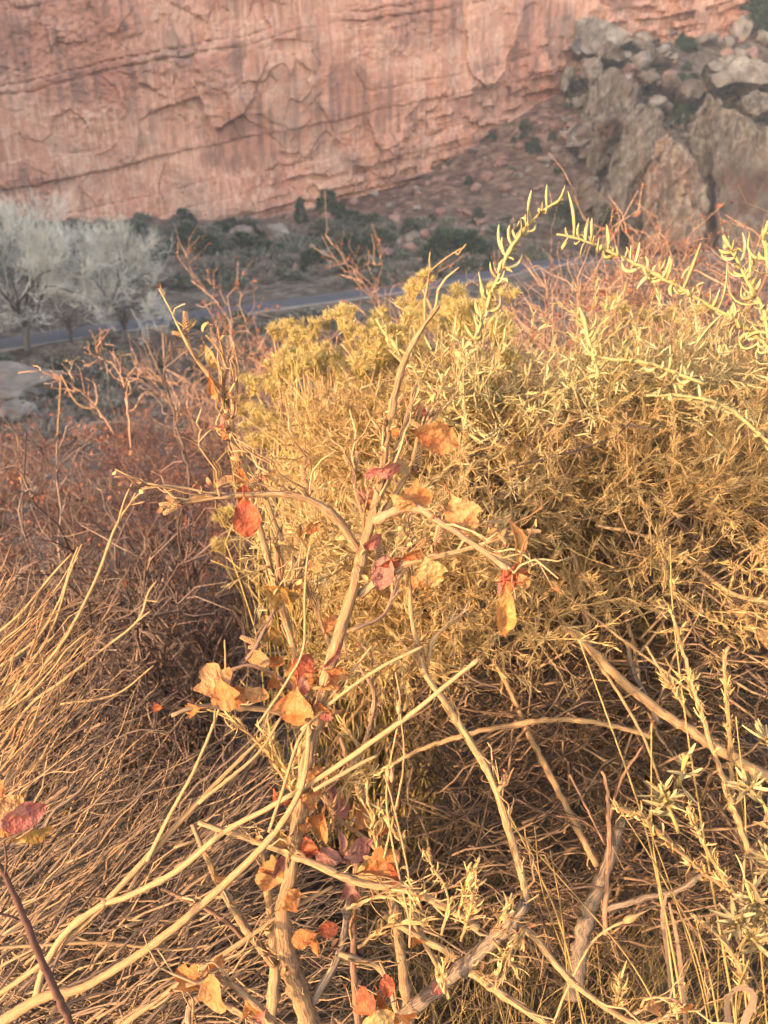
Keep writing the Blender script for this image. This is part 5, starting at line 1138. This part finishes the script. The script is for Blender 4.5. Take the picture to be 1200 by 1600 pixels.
def salt_sprigs(n, x0, x1, ymax, dtop, dbot, thick, nl, L, W, slen, m, part, dens=None, lw=1.0, updir=0.55, fold=0.0):
    x = rng.uniform(x0, x1, n); y0 = np.interp(x, bx_, by_); y = y0 + (ymax - y0) * rng.random(n) ** 1.0
    if dens is not None:
        k = dens(x, y) > rng.random(n); x, y, y0 = x[k], y[k], y0[k]; n = len(x)
    cl = vnoise(x / 62, y / 48, 5) * .65 + vnoise(x / 24, y / 22, 6) * .35
    k = (cl - .22) * 2.6 > rng.random(n) * (1 if part != 'feathery_shoots' else 0); x, y, y0, cl = x[k], y[k], y0[k], cl[k]; n = len(x)
    y = y + rng.normal(0, 16, n) * (y - y0 < 60)
    f = np.clip((y - y0) / (ymax - y0), 0, 1)
    d = dtop + (dbot - dtop) * f + thick * rng.random(n) ** 1.4 + (.5 - cl) * .5
    A = P(x, y + 12, d)
    dr = unit(rdir(n) * .75 + np.array([-.10, -.25, updir]) + 0.25 * np.stack([(x - 850) / 400, 0 * x, 0 * x], -1))
    ln = rng.uniform(*slen, n)
    st = paths_between(A, A + dr * ln[:, None], 6, .06, .03)
    mb = MB(); tubes(mb, st, taper(n, 6, .0017, .0008), 3, rnd=.25)
    k = np.repeat(np.arange(n), nl); N = len(k); t = rng.uniform(.1, 1, N) * 5; i0 = np.minimum(t.astype(int), 4); ff = (t - i0)[:, None]
    c = st[k, i0] * (1 - ff) + st[k, i0 + 1] * ff; tg = unit(st[k, i0 + 1] - st[k, i0])
    s_ = unit(np.cross(tg, rdir(N))); dl = unit(tg * rng.uniform(.1, .9, N)[:, None] + s_)
    # leaf face normal points to the stem side so blades curve up along the shoot
    rn = np.clip(np.repeat(rng.random(n) * .35 + (vnoise(x / 90, y / 70, 8) - .5) * 1.1 + .3, nl) + rng.random(N) * .3, 0, 1)
    strips(mb, c, dl, tg + .3 * rdir(N), rng.uniform(*L, N), W, rng.uniform(-.3, 2.0, N), 4, fold=fold, rnd=rn)
    mb.obj(part, M[m], salt, kind='stuff')
dryzone = lambda x, y: np.clip(np.exp(-((x - 900) / 130) ** 2 - ((y - 640) / 90) ** 2) * 1.0 + np.clip((y - 760) / 180, 0, .85), 0, 1)
salt_sprigs(3300, 480, 1330, 900, 1.62, 1.30, .40, 34, (.012, .030), .0017, (.07, .20), 'salt', 'foliage', lambda x, y: 1 - .7 * dryzone(x, y))
salt_sprigs(2000, 620, 1330, 1010, 1.62, 1.28, .36, 26, (.010, .026), .0016, (.06, .16), 'salt_dry', 'dry_foliage', dryzone)
salt_sprigs(800, 500, 760, 1040, 1.45, 1.30, .45, 20, (.012, .022), .0032, (.06, .12), 'salt', 'low_foliage', lambda x, y: np.clip((y - 760) / 60, 0, 1), updir=.35)
salt_sprigs(300, 700, 1330, 640, 1.60, 1.48, .10, 20, (.014, .032), .0026, (.10, .22), 'salt_bright', 'bright_foliage')
# loose feathery shoots standing out of the top
bx_, by0_ = bx_, by_; by_ = [v - 14 for v in by_]
salt_sprigs(70, 640, 1330, 620, 1.58, 1.50, .12, 26, (.010, .026), .0023, (.10, .20), 'salt_bright', 'feathery_shoots', lambda x, y: np.clip(1.3 - (y - np.interp(x, bx_, by_)) / 50, 0, 1), updir=1.5, fold=.15)
by_ = by0_
# inner stems of the bush
n = 420; x = rng.uniform(600, 1330, n); y = rng.uniform(700, 1180, n); d = rng.uniform(1.42, 1.85, n)
a = np.radians(rng.uniform(-70, 60, n)); L = rng.uniform(120, 380, n)
mb = MB(); p_ = paths_between(P(x, y, d), P(x + np.cos(a) * L, y + np.sin(a) * L, d + rng.uniform(-.15, .15, n)), 8, .05)
tubes(mb, p_, taper(n, 8, .0034, .0012), 4)
c_, _, _ = children(p_, 1500, .1, 1, .7, .45, .0, 5, .08); tubes(mb, c_, taper(len(c_), 5, .0018, .0007), 3)
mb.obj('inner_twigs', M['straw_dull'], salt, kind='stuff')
n = 520; x = rng.uniform(560, 1250, n); y = rng.uniform(1030, 1480, n); d = rng.uniform(1.38, 1.75, n) ; a = np.radians(rng.normal(-5, 38, n)); L = rng.uniform(90, 330, n)
mb = MB(); p_ = paths_between(P(x, y, d), P(x + np.cos(a) * L, y + np.sin(a) * L, d + rng.uniform(-.12, .12, n)), 8, .07, .06)
tubes(mb, p_, taper(n, 8, .0026, .0012), 4); c_, _, _ = children(p_, 1300, .1, 1, .7, .4, .0, 5, .09); tubes(mb, c_, taper(len(c_), 5, .0016, .0007), 3)
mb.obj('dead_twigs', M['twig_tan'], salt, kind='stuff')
n = 44; x = rng.uniform(560, 1320, n); y = np.interp(x, bx_, by_) + rng.uniform(10, 240, n)
en = P(x, y, 1.62 - .3 * rng.random(n)); st = np.array([.85, 1.75, 0]) + np.stack([rng.normal(0, .14, n), rng.normal(0, .10, n), 0 * x], -1); st[:, 2] = ground_z(st[:, 0], st[:, 1])
ps = paths_between(st, en, 12, .05, .08)
for k in range(n):
    mb = MB(); tubes(mb, ps[k], np.linspace(.0065, .0016, 12) * rng.uniform(.7, 1.2), 6, lump=.05); mb.obj('branch', M['tan_wood'], salt)
# arching sprays at the top with single leaves
def spray(pts, d0, d1, nleaf, lpx, tipdir=1):
    pts = [(a, b, c * 1.0) for a, b, c in pts]
    o, path = stem(salt, 'spray_stem', M['salt_bright'], pts, d0, d1, sides=7, kink=.25, lump=.08, nodes=6, rnd=.3)
    path = path + 0
    n = len(path)
    for k in range(nleaf):
        t = (k + rng.random()) / nleaf; i = int(t * (n - 2)); c = path[i]; tg = unit(path[i + 1] - path[i])
        dm = (d0 + d1) / 2
        s_ = unit(np.cross(tg, rdir(1)[0])); L = lpx[0] / 1200 * dm * rng.choice([.4, .6, .8, 1.0, 1.2, lpx[1] / lpx[0]])
        # blade leaves sideways then hooks up
        e1 = unit(s_ + .35 * tg); up = unit(UPV * rng.choice([1, 1, 1, .6, -.4]) + .35 * rdir(1)[0])
        pp = [c, c + e1 * L * .35 + up * L * .02, c + e1 * L * .62 + up * L * .22, c + e1 * L * .72 + up * L * .58]
        q_ = resample(pp, 7); w = rng.uniform(2.8, 4.8) / 1200 * dm * .5
        tn = unit(np.gradient(q_, axis=0)); sv = unit(np.cross(tn, unit(-FWD + .9 * rdir(1)[0]))); ww = (w * 1.35 * np.array([.55, .9, 1.1, 1.15, 1.0, .75, .2]))[:, None]
        nv = np.cross(sv, tn); V_ = np.stack([q_ - sv * ww, q_ - nv * ww * .45, q_ + sv * ww, q_ + nv * ww * .12], 1).reshape(-1, 3)
        k_, j_ = np.meshgrid(np.arange(6), np.arange(4), indexing='ij'); mb = MB().add(V_, np.stack([k_ * 4 + j_, k_ * 4 + (j_ + 1) % 4, k_ * 4 + 4 + (j_ + 1) % 4, k_ * 4 + 4 + j_], -1).reshape(-1, 4), None, rng.random()); lf = mb.obj('leaf', M['salt_bright']); lf.parent = o
spray([(742, 530, 7), (760, 480, 7), (776, 438, 7), (800, 385, 7), (830, 347, 6), (856, 324, 5), (880, 311, 4)], 1.12, 1.05, 64, (22, 44))
spray([(1215, 560, 7), (1165, 512, 7), (1110, 478, 7), (1060, 448, 7), (1010, 420, 7), (960, 396, 6), (910, 375, 5), (870, 366, 4)], 1.05, 1.02, 90, (26, 58))
spray([(1205, 540, 7), (1190, 480, 7), (1168, 440, 6), (1148, 400, 6), (1130, 368, 5)], 1.02, 1.0, 56, (24, 50))
spray([(1225, 480, 8), (1205, 430, 8), (1195, 380, 7), (1200, 345, 6)], .98, .95, 16, (30, 60))
spray([(935, 590, 7), (922, 540, 7), (912, 500, 6), (905, 480, 5)], 1.2, 1.2, 18, (16, 34))
spray([(640, 560, 6), (600, 520, 6), (588, 498, 5)], 1.5, 1.5, 12, (14, 26))
spray([(1100, 600, 7), (1020, 570, 7), (950, 560, 6), (915, 552, 5)], 1.3, 1.3, 26, (18, 40))
spray([(1210, 700, 7), (1140, 640, 7), (1080, 620, 6), (1010, 618, 5)], 1.25, 1.25, 26, (18, 40))

# dry upright sprigs with rosettes of curled leaves, lower right
def sprig(parent, pts, d0, d1, w0, w1, nl, L, W, m, sm, part='leaves', curl=(.3, 2.0), spread=.004, name='branch', lo=.1):
    o, path = stem(parent, name, M[sm], pts, d0, d1, w0, w1, sides=7, kink=.2, lump=.05, nodes=3)
    n = len(path); ns = max(6, nl // 9); k0 = (rng.uniform(lo, 1, ns) * (n - 2)).astype(int)
    d = unit(np.cross(path[k0 + 1] - path[k0], rdir(ns)) + .6 * unit(path[k0 + 1] - path[k0]))
    ln = rng.uniform(.008, .035, ns); st = paths_between(path[k0], path[k0] + d * ln[:, None], 4, .08)
    mb = MB(); tubes(mb, st, taper(ns, 4, .0016, .0009), 4, rnd=.4)
    k = rng.integers(ns, size=nl); kk = rng.integers(1, 4, nl); c = st[k, kk]; tg = unit(st[k, kk] - st[k, kk - 1])
    dl = unit(tg * rng.uniform(0, 1, nl)[:, None] + unit(np.cross(tg, rdir(nl))))
    strips(mb, c, dl, tg + .4 * rdir(nl), rng.uniform(*L, nl), W, rng.uniform(*curl, nl), 6, fold=.2)
    mb.obj(part, M[m], parent, kind='stuff')
    return path
pb = P(1150, 1640, 1.25); pb[2] = ground_z(pb[0], pb[1])
dsalt = thing('dry_saltbush', 'half dry bush with tan curled leaf rosettes at the lower right', 'shrub', pb)
for pts, w0, w1, nl, mm in [([(1170, 1330), (1120, 1190), (1085, 1080), (1062, 1000), (1050, 960)], 13, 5, 150, 'salt_dry'), ([(1145, 1250), (1138, 1120), (1132, 1030), (1140, 1010)], 10, 6, 90, 'salt_dry'),
                            ([(1200, 1420), (1110, 1370), (1050, 1320), (1000, 1275), (955, 1262)], 12, 6, 190, 'salt_dry'), ([(1210, 1480), (1150, 1400), (1100, 1320), (1075, 1260)], 12, 6, 190, 'salt_dry'),
                            ([(1180, 1580), (1150, 1500), (1110, 1450), (1080, 1430)], 11, 5, 130, 'salt_dry'), ([(1080, 1120), (1040, 1060), (1010, 1010)], 7, 4, 70, 'salt_dry')]:
    sprig(dsalt, pts, 1.12, 1.05, w0, w1, nl, (.008, .024), .0022, mm, 'tan_wood', curl=(.3, 3.0))
for pts, nl in [([(1235, 1330), (1195, 1260), (1165, 1225)], 80), ([(1240, 1460), (1185, 1420), (1165, 1380)], 120), ([(1230, 1520), (1180, 1470), (1150, 1440)], 100), ([(1240, 1200), (1205, 1170), (1195, 1150)], 22), ([(1060, 1300), (1040, 1250), (1030, 1225)], 44), ([(1240, 1400), (1210, 1360), (1195, 1330)], 80), ([(1060, 1230), (1070, 1190), (1075, 1180)], 14)]:
    sprig(dsalt, pts, 1.02, .98, 8, 5, nl, (.014, .032), .0044, 'sage', 'green_stem', 'broad_leaves', (-.2, .9), lo=.2)
pb = P(720, 1640, 1.05); pb[2] = ground_z(pb[0], pb[1])
curl1 = thing('curled_sprig', 'small dry sprig of curled straw leaves over the thick lower branch', 'plant', pb)
for pts, nl in [([(690, 1460), (700, 1400), (668, 1340), (672, 1325)], 34), ([(712, 1440), (730, 1380), (745, 1350)], 44), ([(720, 1470), (735, 1420), (740, 1390)], 40), ([(800, 1400), (790, 1430), (800, 1395)], 12), ([(770, 1470), (790, 1500), (760, 1530)], 40), ([(820, 1450), (800, 1480), (795, 1510)], 30), ([(660, 1420), (650, 1400), (640, 1395)], 20), ([(960, 1590), (965, 1555), (970, 1530)], 40), ([(700, 1560), (690, 1520), (700, 1490)], 16)]:
    sprig(curl1, pts, .93, .90, 6, 3, nl, (.012, .030), .0022, 'salt_dry', 'straw', curl=(.6, 3.4), name='stem')
pb = P(480, 1640, 1.1); pb[2] = ground_z(pb[0], pb[1])
curl2 = thing('curled_sprig', 'pale dry leaf tufts clustered round the middle of the central trunk', 'plant', pb)
for pts, nl in [([(470, 1260), (420, 1180), (370, 1130), (340, 1115)], 110), ([(480, 1250), (440, 1190), (420, 1150)], 90), ([(540, 1260), (560, 1180), (545, 1140)], 70), ([(520, 1260), (545, 1220), (580, 1210)], 60), ([(600, 1400), (580, 1270), (570, 1230)], 50), ([(640, 1330), (610, 1290), (620, 1270)], 24), ([(450, 1210), (470, 1170), (480, 1150)], 40), ([(560, 1480), (600, 1450), (650, 1440)], 50), ([(540, 1420), (600, 1400), (640, 1420)], 40)]:
    sprig(curl2, pts, .99, .97, 7, 4, nl, (.012, .032), .0023, 'salt_dry', 'straw', curl=(.4, 3.0), name='stem')
# thin leafless flowering shoots with small pods
pb = P(620, 1640, 1.0); pb[2] = ground_z(pb[0], pb[1])
pod = thing('pod_shoot', 'thin straw shoot with small pods right of the central trunk', 'plant', pb)
for pts in [[(640, 1440), (610, 1300), (605, 1220), (625, 1110), (618, 1050)], [(640, 1480), (640, 1380), (615, 1260), (600, 1210)], [(600, 1340), (630, 1200), (625, 1105)]]:
    stem(pod, 'stem', M['straw'], pts, .95, .90, 5, 3, sides=5, rnd=.7)
for px, py in [(623, 1106), (606, 1207), (612, 1212)]:
    mb = MB(); c = P(px, py, .90); tubes(mb, resample([c - UPV * .008, c, c + UPV * .010], 7), np.array([.001, .0025, .0035, .003, .002, .001, .0006]), 6, rnd=.6); mb.obj('pod', M['straw'], pod)
pb = P(860, 1640, 1.15); pb[2] = ground_z(pb[0], pb[1])
pod = thing('pod_shoot', 'curving shoot ending in a swollen pale pod above the lower right grass', 'plant', pb)
stem(pod, 'stem', M['straw'], [(850, 1640, 5), (880, 1560, 5), (920, 1480, 5), (950, 1452, 5), (975, 1440, 6)], 1.1, 1.05, sides=6, rnd=.7)
c = P(975, 1440, 1.05); e = P(1020, 1418, 1.05); mb = MB(); tubes(mb, resample([c, (c + e) / 2, e], 8), np.array([.003, .0055, .005, .0025, .0014, .001, .0008, .0005]), 7, rnd=.6); mb.obj('pod', M['straw'], pod)
pb = P(955, 1500, 1.25); pb[2] = ground_z(pb[0], pb[1])
rt = thing('reddish_twig', 'upright forked reddish twig in the shade under the saltbush', 'branch', pb)
for pts in [[(945, 1460, 10), (948, 1380, 10), (952, 1300, 9), (948, 1230, 7), (940, 1205, 5)], [(950, 1290, 8), (960, 1250, 7), (975, 1210, 6), (1005, 1165, 4)], [(945, 1320, 5), (920, 1270, 4), (890, 1210, 4)], [(955, 1400, 6), (930, 1385, 5), (880, 1390, 4)], [(945, 1310, 5), (910, 1282, 4), (870, 1275, 3)]]:
    stem(rt, 'twig', M['bark_red'], pts, 1.18, 1.15, sides=7, kink=.2)

# ------------------------------------------------------------------ grass, litter
TG = [('tall straw grass blades crossing the lower right corner', [[(1047, 850, 3), (1052, 960, 3.5), (1075, 1150, 4), (1112, 1380, 5), (1150, 1600, 6), (1160, 1680, 6)], [(905, 1000, 3), (960, 1150, 3.5), (1010, 1300, 4), (1040, 1450, 5), (1062, 1620, 5)],
        [(1018, 1130, 3), (1018, 1250, 3.5), (1022, 1330, 4), (1050, 1480, 5), (1080, 1640, 5)], [(1130, 1060, 3), (1150, 1200, 3), (1180, 1400, 4), (1200, 1620, 4)], [(1085, 1430, 3), (1110, 1530, 4), (1130, 1640, 5)], [(1170, 1500, 4), (1150, 1560, 4), (1155, 1650, 4)]]),
      ('thin straight grass blades leaning through the shade at centre right', [[(690, 1100, 2.5), (760, 1210, 3), (830, 1340, 3.5), (880, 1460, 4), (920, 1640, 4)], [(800, 1290, 2.5), (900, 1400, 3), (990, 1510, 3.5), (1060, 1640, 4)], [(860, 1330, 2.5), (880, 1450, 3), (895, 1640, 4)], [(835, 1290, 2.5), (850, 1400, 3), (900, 1540, 3.5), (930, 1650, 3.5)],
        [(960, 1250, 2.5), (1040, 1380, 3), (1090, 1500, 3.5), (1120, 1640, 4)], [(1010, 1280, 2.5), (1060, 1420, 3), (1100, 1560, 3.5), (1110, 1650, 3.5)], [(1150, 1120, 2.5), (1165, 1280, 3), (1160, 1450, 3.5), (1170, 1650, 4)]])]
for lb, bl in TG:
    pb = P(bl[0][-1][0], 1660, 1.25); pb[2] = ground_z(pb[0], pb[1]); o = thing('grass_tuft', lb, 'grass', pb)
    for pts in bl: stem(o, 'blade', M['grass'], pts, 1.02, 1.3, sides=4, kink=.05, rnd=rng.uniform(.4, .95))
pb = P(1150, 1650, 1.1); pb[2] = ground_z(pb[0], pb[1])
ga = thing('broad_grass_blade', 'broad pale grass blade bent into a loop at the lower right corner', 'grass', pb)
def ribbon(parent, pts, d, m):
    a = resample(np.array(pts, float), 26); c = P(a[:, 0], a[:, 1], np.full(26, d)); w = a[:, 2] / 1200 * d * .5
    tn = unit(np.gradient(c, axis=0)); sd_ = unit(np.cross(tn, unit(-FWD + .5 * RGT * np.sin(np.linspace(0, 5, 26))[:, None])))
    V = np.stack([c - sd_ * w[:, None], c - FWD * w[:, None] * .08, c + sd_ * w[:, None]], 1).reshape(-1, 3); k = np.arange(25)
    Q = np.concatenate([np.stack([k * 3 + o_, k * 3 + o_ + 1, k * 3 + o_ + 4, k * 3 + o_ + 3], 1) for o_ in (0, 1)])
    MB().add(V, Q, None, .55).obj('blade', m, parent)
ribbon(ga, [(1152, 1690, 9), (1140, 1600, 13), (1136, 1566, 12), (1150, 1545, 9), (1172, 1547, 8), (1178, 1562, 11), (1166, 1590, 12), (1162, 1612, 10), (1168, 1660, 5)], 1.0, M['straw_dull'])
ribbon(ga, [(1075, 1680, 5), (1068, 1560, 8), (1058, 1470, 6), (1045, 1410, 3)], 1.1, M['straw_dull'])
ribbon(ga, [(1050, 1580, 3), (1042, 1490, 6), (1035, 1430, 6), (1042, 1395, 3)], 1.12, M['straw_dull'])
mb = MB(); n = 2000
x = rng.uniform(560, 1300, n); y = rng.uniform(1330, 1720, n); p_, ok = hit(x, y); p_[:, 2] = ground_z(p_[:, 0], p_[:, 1]) - .005
strips(mb, p_, unit(rdir(n) * .45 + [0, 0, 1]), rdir(n), rng.uniform(.10, .32, n), rng.uniform(.0012, .0028, n), rng.uniform(-.5, .9, n), 6, prof=np.linspace(1, .15, 6))
o = mb.obj('grass', M['grass'], kind='stuff', label='fine dry grass growing under the bushes', category='grass')
def litter(n, xr, yr, L, w, name, lab, m, lift):
    x = rng.uniform(*xr, n); y = rng.uniform(*yr, n); a = np.stack([x, y, ground_z(x, y) + rng.random(n) ** 2 * lift + .004], -1)
    d = rdir(n); d[:, 2] *= .35; b = a + unit(d) * rng.uniform(*L, n)[:, None]; b[:, 2] = np.maximum(b[:, 2], ground_z(b[:, 0], b[:, 1]) + .003)
    mb = MB(); p_ = paths_between(a, b, 6, .07); tubes(mb, p_, taper(n, 6, w, w * .4), 3)
    c_, _, _ = children(p_, n, .1, 1, .7, .4, .0, 4, .08); tubes(mb, c_, taper(n, 4, w * .5, w * .25), 3)
    mb.obj(name, M[m], kind='stuff', label=lab, category='litter')
litter(3000, (-2.2, 2.2), (.4, 3.2), (.06, .32), .0020, 'twig_litter', 'dead twigs tangled on the ground under the bushes', 'twig_tan', .30)
litter(2400, (-2.6, 2.6), (.4, 4.5), (.04, .2), .0026, 'dark_litter', 'dark dead twigs lying on the ground under the bushes', 'litter', .08)
n = 2500; x = rng.uniform(-2.5, 2.5, n); y = rng.uniform(.4, 4, n); c = np.stack([x, y, ground_z(x, y) + .006 + .03 * rng.random(n)], -1); mb = MB()
strips(mb, c, rdir(n) * [1, 1, .25], rdir(n) + [0, 0, 1.5], rng.uniform(.012, .03, n), .014, rng.uniform(-1, 1.5, n), 4, fold=.15)
mb.obj('leaf_litter', M['litter'], kind='stuff', label='fallen brown leaves on the soil under the bushes', category='litter')
# brush that keeps the slope covered between the near shrubs and the valley
scatter(30, -150, 1350, 560, 800, BRWN, 'bare_brush', 'brown leafless brush on the hillside below the near shrubs', 'bare brush on the hillside', 0.35, 0.7, lambda a: 6 < a[1] < 16)

scatter(25, 460, 900, 190, 400, SAGE, 'sagebrush', 'small grey-green bush growing on the red talus', 'bushes on the red talus', 0.4, 0.9, lambda a: a[1] > 104)
scatter(15, 890, 1250, 50, 250, SAGE, 'sagebrush', 'grey bush growing among the pale blocks on the upper slope', 'bushes among the pale blocks', 0.6, 1.2, lambda a: a[1] > 104)

# ------------------------------------------------------------------ air between the hillside and the cliff
hz = bpy.data.materials.new('haze_air'); hz.use_nodes = True; hn = hz.node_tree; hn.nodes.clear()
ho = hn.nodes.new('ShaderNodeOutputMaterial'); hv = hn.nodes.new('ShaderNodeVolumePrincipled')
hv.inputs['Color'].default_value = (0.97, 0.95, 0.93, 1); hv.inputs['Density'].default_value = 0.00065; hv.inputs['Anisotropy'].default_value = 0.1
hn.links.new(hv.outputs[0], ho.inputs['Volume'])
bm = bmesh.new(); bmesh.ops.create_cube(bm, size=1)
for v in bm.verts: v.co = Vector((v.co.x * 1820, 250 + v.co.y * 1320, -21 if v.co.z < 0 else 148))
me = bpy.data.meshes.new('haze'); bm.to_mesh(me); bm.free(); put('haze', me, hz, kind='stuff')
